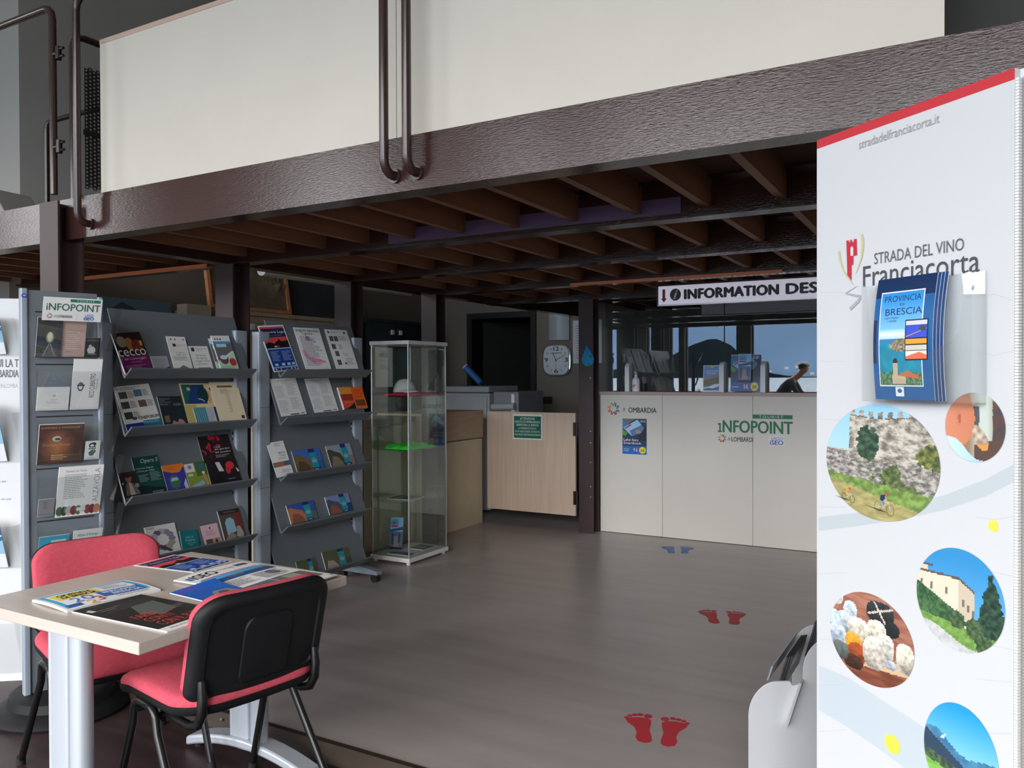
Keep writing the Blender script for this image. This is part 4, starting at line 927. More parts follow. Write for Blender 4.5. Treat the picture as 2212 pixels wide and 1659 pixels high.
def p_hex(A):
    A.text('TERRE', .06, .9, .3, .95, (110, 110, 120), off=.02); rg = random.Random(2)
    for i in range(12):
        a = R(30 * i); x, y = .5 + .3 * math.cos(a), .5 + .28 * math.sin(a); g = rg.choice([(150, 140, 170), (110, 100, 130), (190, 182, 200), (170, 166, 150)])
        A.poly([(x + .13 * math.cos(R(60 * k + 15 * i)), y + .1 * math.sin(R(60 * k + 15 * i))) for k in range(6)], g)
    A.poly([(.25, .3), (.4, .34), (.75, .1), (.65, .06)], (90, 80, 96))
def p_teal(A): A.rect(0, 0, 1, 1, (22, 124, 134)); A.text('LAND OF', .25, .6, .72, .7, (150, 210, 212)); A.text('PARKS', .25, .44, .78, .55, (150, 210, 212)); A.text('EXPERIENCE', .3, .32, .8, .37, (150, 206, 208)); A.text('MAP', .42, .22, .62, .28, (150, 206, 208))
def p_pink(A): A.rect(0, 0, 1, 1, (232, 196, 206)); A.ell(.5, .84, .05, .05, (120, 70, 90)); A.lines(.2, .5, .85, .76, 5, (206, 140, 156), 3); A.rect(.1, .06, .5, .36, (96, 84, 70)); A.rect(.52, .06, .95, .36, (196, 160, 120)); A.ell(.72, .2, .08, .12, (70, 60, 56))
def p_brown(A): A.rect(0, 0, 1, 1, (92, 76, 70)); A.rect(0, .86, 1, 1, (50, 44, 42)); A.text('MONTISOLA', .25, .91, .8, .95, (150, 146, 140)); A.poly([(.2, .2), (.2, .6), (.3, .72), (.5, .75), (.64, .66), (.66, .3)], (150, 190, 214)); A.rect(.7, .3, 1, .86, (120, 56, 52)); A.poly([(.6, .12), (.7, .44), (.85, .44), (.96, .2), (.9, .08)], (170, 164, 156)); A.poly([(.05, .1), (.4, .3), (.6, .14), (.2, .02)], (150, 142, 130))
brochure(3, (327, 1204), (392, 1190), (306, 1141), p_hex, 'pale magazine with grey polygons on the fourth tray, nearer rack', 'magazine', .006)
brochure(3, (394.6, 1190), (432.6, 1186), (374.7, 1148), p_teal, 'plain teal booklet on the fourth tray, nearer rack', 'booklet', .005)
brochure(3, (446, 1185.8), (481.4, 1177), (423.5, 1140), p_pink, 'pale pink leaflet with two small pictures on the fourth tray, nearer rack', 'leaflet', .003)
brochure(3, (487.7, 1173), (532, 1163), (458, 1107), p_brown, 'brown booklet with a pale blue arch at the right of the fourth tray, nearer rack', 'booklet', .006)
# second rack
def p_lago(A):
    A.rect(.04, .93, .96, .97, (226, 76, 92)); A.rect(.04, .74, .96, .93, (36, 42, 84)); A.text('Il nostro Lago', .06, .81, .96, .88, (222, 228, 240), shear=.15); A.text('FESTIVAL E MUSICA', .2, .765, .8, .79, (150, 160, 190))
    A.rect(.04, .5, .96, .74, (226, 76, 92)); A.poly([(.04, .5), (.04, .6), (.2, .64), (.4, .6), (.55, .66), (.62, .7), (.7, .64), (.96, .66), (.96, .5)], (24, 28, 22)); A.rect(.36, .52, .46, .55, (210, 220, 210)); A.rect(.46, .52, .56, .55, (220, 60, 60))
    A.rect(.04, .48, .96, .5, (176, 206, 236)); A.rect(.04, .1, .96, .48, (30, 66, 150)); A.lines(.12, .22, .48, .44, 7, (150, 180, 220), 3); A.lines(.54, .22, .92, .44, 7, (150, 180, 220), 7)
    for x in (.14, .4, .62, .8): A.rect(x, .12, x + .12, .17, (206, 214, 226))
    A.rect(.04, .07, .96, .1, (150, 190, 226)); A.rect(.04, .02, .96, .07, (40, 66, 140))
    for x, c in ((.12, (220, 220, 230)), (.3, (220, 190, 60)), (.55, (90, 150, 80)), (.72, (220, 220, 230)), (.86, (220, 220, 230))): A.ell(x, .045, .03, .018, c, 8)
def p_magg(A):
    A.text('EVENTI MAGGIO', .06, .9, .96, .955, (40, 36, 70), off=.035); A.text('2023', .34, .83, .66, .88, (40, 36, 70), off=.03); A.ell(.42, .74, .1, .06, (170, 140, 190)); A.stroke([(.2, .92), (.5, .72), (.7, .66)], .004, (140, 100, 160))
    A.poly([(.06, .46), (.16, .46), (.3, .3), (.7, .24), (.9, .16), (.4, .12), (.1, .3)], (240, 170, 196)); A.lines(.12, .08, .9, .8, 22, (130, 124, 150), 6, .4, .6)
def p_pics(A):
    A.text('I', .1, .9, .16, .96, (50, 50, 50)); A.rect(.8, .9, .88, .95, (60, 60, 66)); A.lines(.2, .9, .7, .95, 2, (150, 150, 150), 3)
    for x, y in ((.1, .7), (.3, .7), (.1, .5), (.16, .32), (.14, .1)): A.rect(x, y, x + .17, y + .13, (96, 92, 96))
    A.lines(.5, .72, .95, .84, 4, (150, 150, 156), 5); A.lines(.4, .5, .6, .62, 3, (150, 150, 156), 6); A.stroke([(.52, .44), (.58, .32), (.66, .4), (.7, .3)], .003, (110, 110, 116)); A.lines(.55, .1, .92, .28, 5, (160, 160, 166), 8); A.ell(.5, .14, .05, .03, (90, 90, 96))
def p_form(A, s_=1):
    A.text('PROGRAMMA', .25, .92, .7, .955, (110, 110, 120)); A.text('EVENTI', .4, .87, .62, .9, (110, 110, 120))
    for x, y in ((.06, .5), (.52, .56), (.06, .12), (.52, .18)): A.lines(x, y, x + .38, y + .3, 11, (150, 148, 166), int(10 * x + 30 * y) + s_, .3); A.stroke([(x - .02, y + .0), (x + .2, y - .03), (x + .4, y + .0)], .0012, (130, 130, 140))
    A.rect(.36, .015, .7, .045, (90, 90, 120)); A.rect(.78, .03, .92, .06, (150, 150, 160))
def p_oran(A): A.rect(0, 0, 1, 1, (240, 108, 40)); A.rect(0, .66, .5, 1, (236, 156, 66)); A.rect(.0, .36, .5, .68, (170, 60, 40)); A.rect(0, 0, .5, .4, (224, 84, 50)); A.poly([(.05, 0), (.5, 0), (.5, .3), (.3, .12)], (46, 34, 40)); A.text('Valcamonica', .08, .28, .45, .33, (240, 200, 180)); A.rect(.55, .12, .95, .4, (120, 70, 40)); A.lines(.58, .46, .95, .9, 8, (214, 84, 30), 4)
brochure(0, (592, 804), (646, 798), (565, 703.6), p_lago, 'blue and red lake festival poster on the top tray, farther rack', 'poster', .002)
brochure(0, (661.5, 798), (716, 797), (633.7, 707), p_magg, 'white May events sheet with pink and violet splashes on the top tray, farther rack', 'sheet', .003)
brochure(0, (727, 797), (774.6, 796.5), (699.5, 711), p_pics, 'white sheet with small dark pictures on the top tray, farther rack', 'sheet', .002)
brochure(1, (608, 900), (663, 894), (575, 819), p_form, 'left of two white programme sheets on the second tray, farther rack', 'sheet', .002)
brochure(1, (680, 892), (732, 887), (638.7, 819), lambda A: p_form(A, 5), 'middle white programme sheet beside the orange booklets, farther rack', 'sheet', .002)
brochure(1, (744, 884), (795, 881), (714, 837), p_oran, 'orange booklet stack at the right of the second tray, farther rack', 'booklet', .014)
def p_white(A): A.lines(.4, .86, .9, .96, 3, (150, 150, 160), 3); A.text('BRIXIA', .5, .64, .9, .7, (90, 90, 160)); A.text('STORIA', .52, .56, .88, .62, (90, 90, 160)); A.lines(.4, .48, .9, .54, 2, (150, 150, 160), 4); A.rect(0, .28, 1, .42, (140, 120, 110)); A.rect(.36, .3, .6, .42, (200, 90, 60)); A.rect(.64, .3, .98, .42, (90, 100, 140)); A.lines(.4, .1, .9, .2, 3, (160, 160, 170), 5)
def lakef(sky, c1, c2, water, fn=None):
    def f(A):
        A.rect(0, .45, 1, 1, sky); A.rect(0, 0, 1, .46, water)
        A.poly([(0, 0), (0, .78), (.12, .84), (.3, .7), (.5, .6), (.6, .3), (.62, 0)], c1); A.poly([(.05, 0), (.15, .5), (.35, .46), (.5, .2), (.52, 0)], c2)
        if fn: fn(A)
        A.rect(.56, .84, .78, 1, (40, 50, 120)); A.rect(.58, .12, .82, .84, (40, 150, 166)); A.rect(.6, 0, .84, .13, (40, 50, 120)); A.text('VISIT', .64, .54, .74, .58, (220, 236, 236)); A.text('LAKE ISEO', .61, .44, .79, .5, (226, 240, 240), off=.02); A.text('MAP', .63, .36, .77, .42, (226, 240, 240))
        for x in (.66, .71, .76): A.ell(x, .06, .018, .03, (220, 224, 240), 8)
    return f
L1 = lakef((70, 110, 190), (120, 104, 70), (90, 76, 56), (50, 100, 160))
L2 = lakef((150, 160, 180), (80, 80, 70), (140, 126, 110), (150, 130, 120))
L3 = lakef((60, 90, 170), (190, 120, 90), (140, 96, 70), (90, 110, 90))
L4 = lakef((130, 140, 190), (70, 90, 110), (150, 90, 70), (40, 70, 110))
L5 = lakef((90, 96, 60), (90, 100, 76), (190, 160, 150), (70, 80, 60))
brochure(2, (599, 1032), (635, 1024), (585, 956), p_white, 'tall white leaflet with a photo band at the left of the third tray, farther rack', 'leaflet', .003)
brochure(2, (643, 1022), (702.5, 1013), (635, 974), L1, 'landscape lake booklet with a rocky cliff on the third tray, farther rack', 'booklet', .004, mt=PRINTG, grp='landscape lake booklets on the farther rack')
brochure(2, (717, 1010.7), (769, 1002), (710, 963), L2, 'landscape lake booklet with a pale path on the third tray, farther rack', 'booklet', .004, mt=PRINTG, grp='landscape lake booklets on the farther rack')
brochure(3, (629.7, 1133), (687.7, 1119.4), (609.6, 1094), L3, 'landscape lake booklet with a red stone tower on the fourth tray, farther rack', 'booklet', .006, mt=PRINTG, grp='landscape lake booklets on the farther rack')
brochure(3, (713, 1113), (762.6, 1101.4), (687.7, 1077), L4, 'landscape lake booklet with red roofs by water on the fourth tray, farther rack', 'booklet', .006, mt=PRINTG, grp='landscape lake booklets on the farther rack')
brochure(4, (650, 1256), (690, 1244), (624, 1221), L5, 'green landscape booklet on the lowest tray half hidden by the table', 'booklet', .004, mt=PRINTG, grp='landscape lake booklets on the farther rack')
brochure(4, (706.7, 1238.6), (761.5, 1224), (691, 1199.5), L5, 'landscape booklet with pale flowers at the right of the lowest tray, farther rack', 'booklet', .006, mt=PRINTG, grp='landscape lake booklets on the farther rack')

# ------------------------------------------------------------------ brochure tower with clear pockets
P0 = Vector((-3.42, 1.91, FZ)); td = Vector((.307, .952, 0)); tn = Vector((.952, -.307, 0)); trz = math.atan2(td.y, td.x)
t = thing('brochure_tower', 'grey brochure tower with rows of clear pockets on a round black base', 'brochure stand', P0, trz)
B(.022, 0, .06, .29, .012, 1.785).build('panel', M['rack'], t)
MB().prism(rrect(-.004, -.012, .022, .03, .006), 'z', .06, 1.79).build('edge_post', M['rackpost'], t, smooth=40)
MB().prism(rrect(.29, -.012, .312, .03, .006), 'z', .06, 1.77).build('edge_post', M['rackpost'], t, smooth=40)
MB().lathe([(.0, 0), (.265, 0), (.27, .012), (.25, .035), (.215, .045), (.205, .05), (.2, .085), (.185, .095), (0, .095)], 40, 0, (.145, .01, 0)).build('base', M['plastic'], t, smooth=40)
A = Art(.022, .018, 0); A.ell(.5, .5, .5, .5, (40, 60, 150)); A.ell(.5, .55, .3, .2, (150, 170, 220)); A.put('badge', P0 + tn * .0125 + td * -.002 + Vector((0, 0, 1.75)), td, (0, 0, 1), PRINT, t)
zslot = [1.641, 1.42, 1.199, .978, .757]; LEAN = .36
sn = (tn + Vector((0, 0, -LEAN))).normalized(); sup = (Vector((0, 0, 1)) + tn * LEAN).normalized()
def pk_plane(k, off=0.): return P0 + tn * .03 + Vector((0, 0, zslot[k] - .185 - FZ)) - sn * off
for k, z in enumerate(zslot):
    zb = z - .185 - FZ; hh = .16; yo = -.03 - hh * LEAN
    p = MB()
    p.add([(.04, -.03, zb), (.28, -.03, zb), (.28, yo, zb + hh), (.04, yo, zb + hh), (.04, -.033, zb), (.28, -.033, zb), (.28, yo - .003, zb + hh), (.04, yo - .003, zb + hh)], [(0, 1, 2, 3), (7, 6, 5, 4), (3, 2, 6, 7), (0, 4, 5, 1), (1, 5, 6, 2), (0, 3, 7, 4)])
    p.box(.04, -.03, zb, .28, -.001, zb + .003)
    for x in (.04, .278): p.prism([(-.002, zb + .003), (-.03, zb + .003), (yo, zb + hh), (-.002, zb + .185)], 'x', x, x + .002)
    p.build('pocket', M['acryl'], t)
    B(.05, -.002, zb + .187, .27, .0, zb + .192).build('slot', M['dark'], t)
for k in range(5):
    zb = zslot[k] - .16 - FZ; p = MB()
    p.prism([(.312, zb), (.352, zb), (.40, zb + .2), (.397, zb + .2), (.35, zb + .003), (.312, zb + .003)], 'y', .0, .09).build('side_pocket', M['acryl'], t)
def inpocket(k, BL, BR, TL, fn, label, cat, t_=.003, off=.006, base=(236, 236, 234)):
    p = pk_plane(k, off + t_ + .004) ; a, b, c = on(*BL, p, sn), on(*BR, p, sn), on(*TL, p, sn)
    a = a + sn * t_; r_ = td; w = (b - a).dot(r_); h = (c - a).dot(sup); a = a + sup * max(0, .0)
    A = Art(w, h, t_, base); fn(A); return tag(A.put(cat, a, r_, sup), label, cat)
def q_sign(A):
    A.rect(.45, .82, .97, .95, (44, 128, 96)); A.text('TOURIST', .56, .845, .86, .925, (220, 234, 226), space=1.4); A.text('iNFOPOINT', .06, .44, .97, .74, (60, 110, 90), off=.025)
    star(A, .12, .2, .05, A.w / A.h, .0012); A.text('in', .19, .16, .23, .25, (90, 96, 94), shear=.3); A.text('LOMBARDIA', .245, .14, .5, .25, (90, 96, 94), off=.01); A.rect(.57, .06, .573, .32, (180, 190, 200)); A.text('LAGO', .72, .23, .86, .34, (60, 110, 190)); A.text('iSEO', .7, .07, .87, .21, (40, 90, 180), off=.04)
pz = P0 + tn * .115 + Vector((0, 0, 1.66)); 
inpocket(0, (90, 691), (217, 696), (92, 640), q_sign, 'white tourist infopoint card at the top of the brochure tower', 'card', .0015, -.012)
def q_tun(A): A.rect(0, 0, 1, 1, (52, 54, 52)); A.ell(.52, .5, .16, .14, (150, 150, 110)); A.ell(.52, .52, .1, .12, (226, 226, 190)); A.poly([(.2, 0), (.48, .36), (.56, .36), (.9, 0)], (84, 86, 84)); A.stroke([(.3, .02), (.5, .34)], .003, (150, 150, 150)); A.stroke([(.75, .02), (.55, .34)], .003, (150, 150, 150))
def q_pink(A): A.rect(0, 0, 1, 1, (206, 172, 160)); A.lines(.15, .2, .8, .7, 9, (226, 206, 196), 3); A.rect(.15, .72, .95, .725, (150, 110, 104)); A.text('INDICAZIONI', .2, .63, .62, .67, (150, 110, 104)); A.text('ORARI', .16, .12, .4, .16, (150, 110, 104))
def q_small(A): A.rect(0, 0, 1, 1, (36, 38, 38)); A.text('FRANCIACORTA', .1, .82, .9, .9, (150, 150, 150)); A.ell(.45, .36, .28, .2, (206, 206, 200)); A.ell(.35, .55, .1, .1, (190, 190, 186)); A.rect(.2, .12, .8, .2, (110, 110, 108))
inpocket(0, (75, 770), (130, 770), (82, 684), q_tun, 'dark booklet with a lit tunnel in the top pocket of the brochure tower', 'booklet', .006, .004)
inpocket(0, (131, 770), (180, 771), (136, 690), q_pink, 'dusty pink leaflet in the top pocket of the brochure tower', 'leaflet', .003, .012)
inpocket(0, (181, 771), (213, 771), (183, 729), q_small, 'small black card with white picture in the top pocket of the brochure tower', 'card', .002, .003)
def q_wcard(A): A.text('VILLA', .42, .44, .62, .5, (150, 150, 150)); A.lines(.3, .3, .75, .4, 2, (190, 190, 190), 2); A.ell(.52, .64, .06, .05, (200, 196, 190)); A.rect(0, 0, 1, .02, (200, 200, 196))
def q_ricci(A): A.text('RICCI CURBASTRO', .62, .24, .8, .72, (60, 60, 62), off=.01, rot=90); A.text('Franciacorta', .82, .4, .9, .62, (110, 110, 110), rot=90, shear=.3); A.ell(.3, .46, .11, .09, (90, 90, 92)); A.ell(.3, .46, .07, .06, (230, 230, 226)); A.rect(.18, .47, .44, .5, (70, 70, 72)); A.ell(.3, .52, .05, .03, (90, 90, 92))
inpocket(1, (77, 886), (146, 884), (82, 836), q_wcard, 'small blank white card in the second pocket of the brochure tower', 'card', .008, .003)
inpocket(1, (150, 884), (211, 882), (162, 775), q_ricci, 'tall white booklet with sideways lettering in the second pocket of the brochure tower', 'booklet', .006, .003)
def q_lm(A): A.lines(.1, .1, .9, .9, 12, (196, 196, 200), 5, .3)
def q_hotel(A):
    def f(u, v): d = math.hypot((u - .42) * 1.1, (v - .45)); return mixc((206, 130, 84), (84, 56, 46), d * 2.1 + .15 * fb(u * 6, v * 6))
    A.pic(0, 0, 1, 1, f, 22, 18); A.ell(.4, .64, .1, .07, (216, 210, 196)); A.rect(.36, .6, .48, .66, (90, 90, 86)); A.text('Cucina Tipica', .1, .44, .7, .52, (206, 160, 110), shear=.2); A.text('DORMIRE E MANGIARE', .04, .9, .9, .94, (206, 180, 150)); A.lines(.3, .1, .7, .24, 3, (226, 170, 110), 2)
def q_olio(A): A.text('olio', .25, .34, .72, .92, (50, 60, 56), off=.03, rot=90); A.ell(.46, .34, .2, .14, (60, 110, 96)); A.ell(.46, .78, .22, .13, (40, 50, 46)); A.ell(.46, .76, .13, .07, (230, 232, 226)); A.lines(.2, .04, .9, .14, 2, (120, 130, 120), 2)
inpocket(2, (78, 1003), (174, 998), (83, 917), q_hotel, 'brown lodging booklet in the third pocket of the brochure tower', 'booklet', .008, .006)
inpocket(2, (181, 993), (213, 992), (184, 953), q_olio, 'small white oil card in the third pocket of the brochure tower', 'card', .002, .002)
def q_alz(A):
    A.text('ALZAVOLA', .8, .26, .93, .95, (150, 150, 152), rot=90); A.text('Enoteca con Cucina', .16, .9, .62, .94, (110, 110, 112)); A.lines(.14, .36, .66, .86, 14, (160, 160, 164), 4)
    for i in range(9): A.ell(.08 + .105 * i, .12, .08, .1, [(84, 110, 84), (60, 70, 60), (190, 180, 170), (130, 60, 56), (90, 120, 80), (226, 222, 214), (150, 70, 66), (120, 50, 60), (200, 130, 90)][i], 9)
    A.rect(.46, .1, .66, .17, (226, 226, 222))
inpocket(3, (118, 1117), (213, 1106), (130, 1009), q_alz, 'white menu sheet over coloured food strip in the fourth pocket of the brochure tower', 'sheet', .008, .003)
inpocket(3, (80, 1117), (115, 1114), (84, 1079), lambda A: (A.rect(0, 0, 1, 1, (150, 146, 150)), A.text('VIVA', .3, .4, .6, .9, (110, 104, 110), rot=90)), 'small grey card at the left of the fourth pocket of the brochure tower', 'card', .003, .004)
def q_cyan(A):
    A.rect(0, 0, 1, 1, (58, 172, 204)); A.rect(.4, .82, .9, .88, (226, 214, 200)); rg = random.Random(3)
    for i in range(12): x, y = rg.random() * .8 + .1, rg.random() * .7 + .05; A.poly([(x, y), (x + .12, y + .05), (x + .05, y - .04)], rg.choice([(230, 240, 246), (226, 200, 70), (180, 90, 160), (30, 110, 150)]))
def q_star(A): A.text('Abbazia di Rodengo', .14, .84, .84, .92, (70, 70, 72), shear=.2); A.lines(.1, .3, .8, .76, 6, (110, 110, 112), 5); A.poly([(.72 + (.2 if k % 2 else .15) * math.cos(R(15 * k)), .64 + (.17 if k % 2 else .13) * math.sin(R(15 * k))) for k in range(24)], (240, 220, 60)); A.text('NEW', .64, .6, .8, .68, (90, 80, 30), off=.02)
inpocket(4, (78, 1237), (142, 1233), (88, 1160), q_cyan, 'cyan leaflet with small paper planes in the lowest visible pocket of the brochure tower', 'leaflet', .004, .004)
inpocket(4, (150, 1236), (212, 1232), (158, 1147), q_star, 'white leaflet with yellow star burst in the lowest visible pocket of the brochure tower', 'leaflet', .004, .003)

# white region board at the left edge
q0 = onz(34, 1470, FZ); we = Vector((.80, .60, 0)); wn = Vector((.60, -.80, 0))
def wb(px, py, off=0.): p = on(px, py, q0 + wn * off, wn); return (p - q0).dot(we), p.z - FZ
Wd, Hd = .62, wb(20, 645)[1]
t = thing('region_board', 'tall white tourism board with clear pockets at the left edge', 'display board', q0 - we * (Wd / 2 - .05), math.atan2(we.y, we.x))
B(-Wd / 2, 0, .012, Wd / 2, .02, Hd).build('board', M['whitef'], t); B(-Wd / 2, .02, 0, Wd / 2, .12, .012).build('foot', M['whitef'], t)
lo = -Wd + .05
def U(px, py): a, b = wb(px, py); return (a - lo) / Wd, b / Hd
A = Art(Wd, Hd, .0006, (206, 207, 209), (206, 207, 209))
x1, y1 = U(39, 793); x0, y0 = U(2, 776); s_ = (x1 - x0) / 5.
A.text('SEGUI LA T', x0 - s_ * 4.3, min(y0, y1), x1 + .005, max(y0, y1), (96, 100, 104), off=.03)
x1, y1 = U(39, 815); x0, y0 = U(2, 799); A.text('LOMBARDIA', x0 - s_ * 4, min(y0, y1), x1 + .005, max(y0, y1), (96, 100, 104), off=.03)
x1, y1 = U(39, 838); x0, y0 = U(2, 829); A.text('STATIONS INLOMBA', x0 - s_ * 6, min(y0, y1), x1, max(y0, y1), (150, 156, 160))
for ya, yb, sd in ((1036, 1052, 3), (1068, 1082, 5), (968, 990, 6)):
    x0, y0 = U(0, yb); x1, y1 = U(26, ya); A.lines(x0 - .3, y0, x1, y1, 2, (150, 154, 158), sd)
A.put('print', q0 - we * (Wd - .05) + wn * .001 + Vector((0, 0, 0)), we, (0, 0, 1), PRINT, t)
wl = [(690, 770), (890, 1000), (1130, 1228), (1335, 1455)]
for k, (ya, yb) in enumerate(wl):
    zb = wb(15, yb)[1]; zt_ = wb(15, ya)[1]; hh = zt_ - zb; x0 = Wd / 2 - .30; x1 = Wd / 2 - .015
    p = MB().prism([(0, zb), (-.004, zb), (-.095, zb + hh), (-.09, zb + hh)], 'x', x0, x1)
    for x in (x0, x1): p.prism([(0, zb), (-.002, zb), (-.09, zb + hh), (0, zb + hh)], 'x', x, x + .003)
    p.build('pocket', M['acryl'], t)
    org = q0 - we * (Wd / 2 - .05)
    def wp(lx, ly, lz): return org + we * lx - wn * ly * -1 * -1 + Vector((0, 0, lz)) if False else org + we * lx + wn * (-ly) + Vector((0, 0, lz))
    if k < 3:
        A = Art(.105, hh * (1.12, 1.25, 1.15)[k], .006, (226, 228, 232)); A.rect(0, .3, 1, .86, (60, 110, 160)); A.poly([(0, .3), (1, .3), (1, .6), (.4, .45), (0, .6)], (150, 190, 214)); A.stroke([(0, .55), (.4, .5), (1, .7)], .006, (226, 234, 240))
        tag(A.put('booklet', wp(x1 - .16, -.018, zb + .01), we, Vector((0, 0, 1)) + wn * .38, PRINTG), ('blue and white booklet in the top pocket of the white region board', 'blue booklet in the second pocket of the white region board', 'blue and violet booklet in the third pocket of the white region board')[k], 'booklet')

# ------------------------------------------------------------------ table
TZ = .67; tx0, tx1, ty0, ty1 = -2.705, -1.895, 1.352, 2.168
t = thing('table', 'square pale maple table on silver T legs covered with magazines', 'table', ((tx0 + tx1) / 2, (ty0 + ty1) / 2, FZ)); hx, hy = (tx1 - tx0) / 2, (ty1 - ty0) / 2
B(-hx, -hy, TZ - FZ - .034, hx, hy, TZ - FZ).build('tabletop', M['table'], t, bevel=.003)
for sy in (-1, 1):
    y = sy * (hy - .07)
    lg = MB().prism(rrect(-.075, y - .024, .012, y + .024, .01), 'z', .05, TZ - FZ - .034).prism(rrect(.014, y - .03, .078, y + .03, .029, 7), 'z', .05, TZ - FZ - .034).prism(rrect(-.09, y - .02, -.075, y + .02, .006), 'z', .05, TZ - FZ - .034)
    lg.build('leg', M['alu'], t, smooth=40)
    top, bot = [], []
    for i in range(17):
        u = -1 + 2 * i / 16; z = .075 - .052 * u * u; top.append((u * .31, z + .018)); bot.append((u * .31, z - .018))
    ft = MB().prism(bot + top[::-1], 'y', y - .04, y + .04); ft.build('foot', M['alu'], t, smooth=30, bevel=.009)
    for x in (-.28, .28): MB().lathe([(.018, 0), (.018, .012)], 12, 0, (x, y, 0)).build('glide', M['rubber'], t)
B(-.02, -hy + .1, TZ - FZ - .09, .02, hy - .1, TZ - FZ - .035).build('beam', M['alu'], t)

# chairs
def pad(mb, poly, prof, fn, mi=0):
    n = len(poly); cx = sum(p[0] for p in poly) / n; cy = sum(p[1] for p in poly) / n; v = []; f = []
    for s_, o in prof:
        for p in poly: v.append(fn(cx + (p[0] - cx) * s_, cy + (p[1] - cy) * s_, o))
    for i in range(len(prof) - 1):
        for k in range(n): f.append((i * n + k, i * n + (k + 1) % n, (i + 1) * n + (k + 1) % n, (i + 1) * n + k))
    f += [tuple(range(n))[::-1], tuple(range((len(prof) - 1) * n, len(prof) * n))]
    return mb.add(v, f, mi)
def backpoly(w, h, rt, rb, n=8):
    pts = []
    for cx, cy, a, r_ in ((w - rt, h - rt * .8, 0, rt), (-w + rt, h - rt * .8, 90, rt), (-w + rb, rb, 180, rb), (w - rb, rb, 270, rb)):
        for i in range(n + 1):
            q = R(a + 90 * i / n); pts.append((cx + r_ * math.cos(q), cy + r_ * (.8 if a < 180 else 1) * math.sin(q)))
    # denser long edges so that the curve of the back shows
    out = []
    for i, p in enumerate(pts):
        q = pts[(i + 1) % len(pts)]; d = math.hypot(q[0] - p[0], q[1] - p[1]); m_ = max(1, int(d / .04))
        for k in range(m_): out.append((p[0] + (q[0] - p[0]) * k / m_, p[1] + (q[1] - p[1]) * k / m_))
    return out
def make_chair(label, loc, yaw):
    c = thing('office_chair', label, 'chair', loc, yaw)                    # local +x is the way the sitter faces
    sp_ = backpoly(.234, .475, .09, .11)
    def seatfn(a, b, o):                                                   # a across, b from rear to front
        f_ = b / .475; drop = -.035 * max(0, f_ - .72) ** 2 / .08 + .012 * max(0, .25 - f_) / .25
        return (b - .208, a, .462 + o + drop + .008 * (abs(a) / .23) ** 2)
    pad(MB(), sp_, [(.0, -.012), (.9, -.012), (.97, -.006), (1, .004), (1, .016), (.975, .028), (.9, .037), (.7, .042), (.35, .044), (.0, .044)], seatfn).build('seat', M['fabric'], c, smooth=50)
    pad(MB(), sp_, [(.0, -.032), (.86, -.032), (.97, -.024), (1.006, -.012), (1.012, .002), (1.0, .003), (.9, -.013), (0, -.013)], seatfn).build('seat_shell', M['plastic'], c, smooth=50)
    bp2 = backpoly(.222, .31, .085, .035); T = R(14)
    def backfn(a, b, o):
        x = -.185 - math.sin(T) * (b) + o * math.cos(T) + .026 * (a / .23) ** 2 - .018 * max(0, b - .2) ** 2 / .018 * .4
        return (x, a, .498 + b * math.cos(T) + o * math.sin(T))
    pad(MB(), bp2, [(.0, .0), (.9, .0), (.985, .002), (1, .008), (.995, .026), (.95, .036), (.77, .041), (.4, .042), (.0, .042)], backfn).build('backrest', M['fabric'], c, smooth=50)
    sh = pad(MB(), bp2, [(.0, -.001), (.9, -.001), (1.0, .006), (1.018, .0), (1.012, -.012), (.97, -.022), (.9, -.026), (.84, -.025), (.82, -.019), (.5, -.018), (.0, -.018)], backfn).build('back_shell', M['plastic'], c, smooth=50)
    inn = [(p[0] * .36, .03 + p[1] * .66) for p in bp2]
    pad(MB(), inn, [(0, -.018), (.97, -.018), (1, -.02), (.98, -.026), (.9, -.027), (.0, -.0265)], backfn).build('raised_panel', M['plastic'], sh, smooth=50)
    for s_ in (-1, 1):
        y = s_ * .19
        MB().tube([(-.205, y, .56), (-.212, y, .51), (-.208, y, .465), (-.185, y, .43), (-.14, y, .414), (.02, y, .414)], [.012, .015, .015, .014, .013, .012], 10).build('back_bracket', M['blacksteel'], c, smooth=50)
        ys, yf = s_ * .232, s_ * .25
        for nm, xa, xb in (('leg', .115, .255), ('leg', -.015, -.27)):
            sg = 1 if xb > 0 else -1; xm = .05
            pth = [(xm, ys, .443)] + [(xm + sg * (abs(xa - xm) - .035) + sg * .035 * math.sin(R(a)) * 1.1, ys, .443 - .035 + .035 * math.cos(R(a))) for a in (0, 25, 50, 75)] + [(xa + sg * .012, ys, .37), (xb, yf, .008)]
            lgo = MB().tube(pth, .0125, 12).build('leg', M['blacksteel'], c, smooth=50)
            MB().tube([(xb - sg * .002, yf, .0), (xb - sg * .008, yf, .03)], .0155, 12).build('foot_cap', M['rubber'], lgo, smooth=40)
    for x in (.105, -.005): MB().tube([(x, -.232, .413), (x, .232, .413)], .011, 10).build('cross_bar', M['blacksteel'], c, smooth=50)
    return c
make_chair('red chair with black plastic back turned away at the near side of the table', (-2.048, 1.765, FZ), R(169))
make_chair('red chair facing the room on the far left side of the table', (-2.69, 1.825, FZ), R(-18.4))

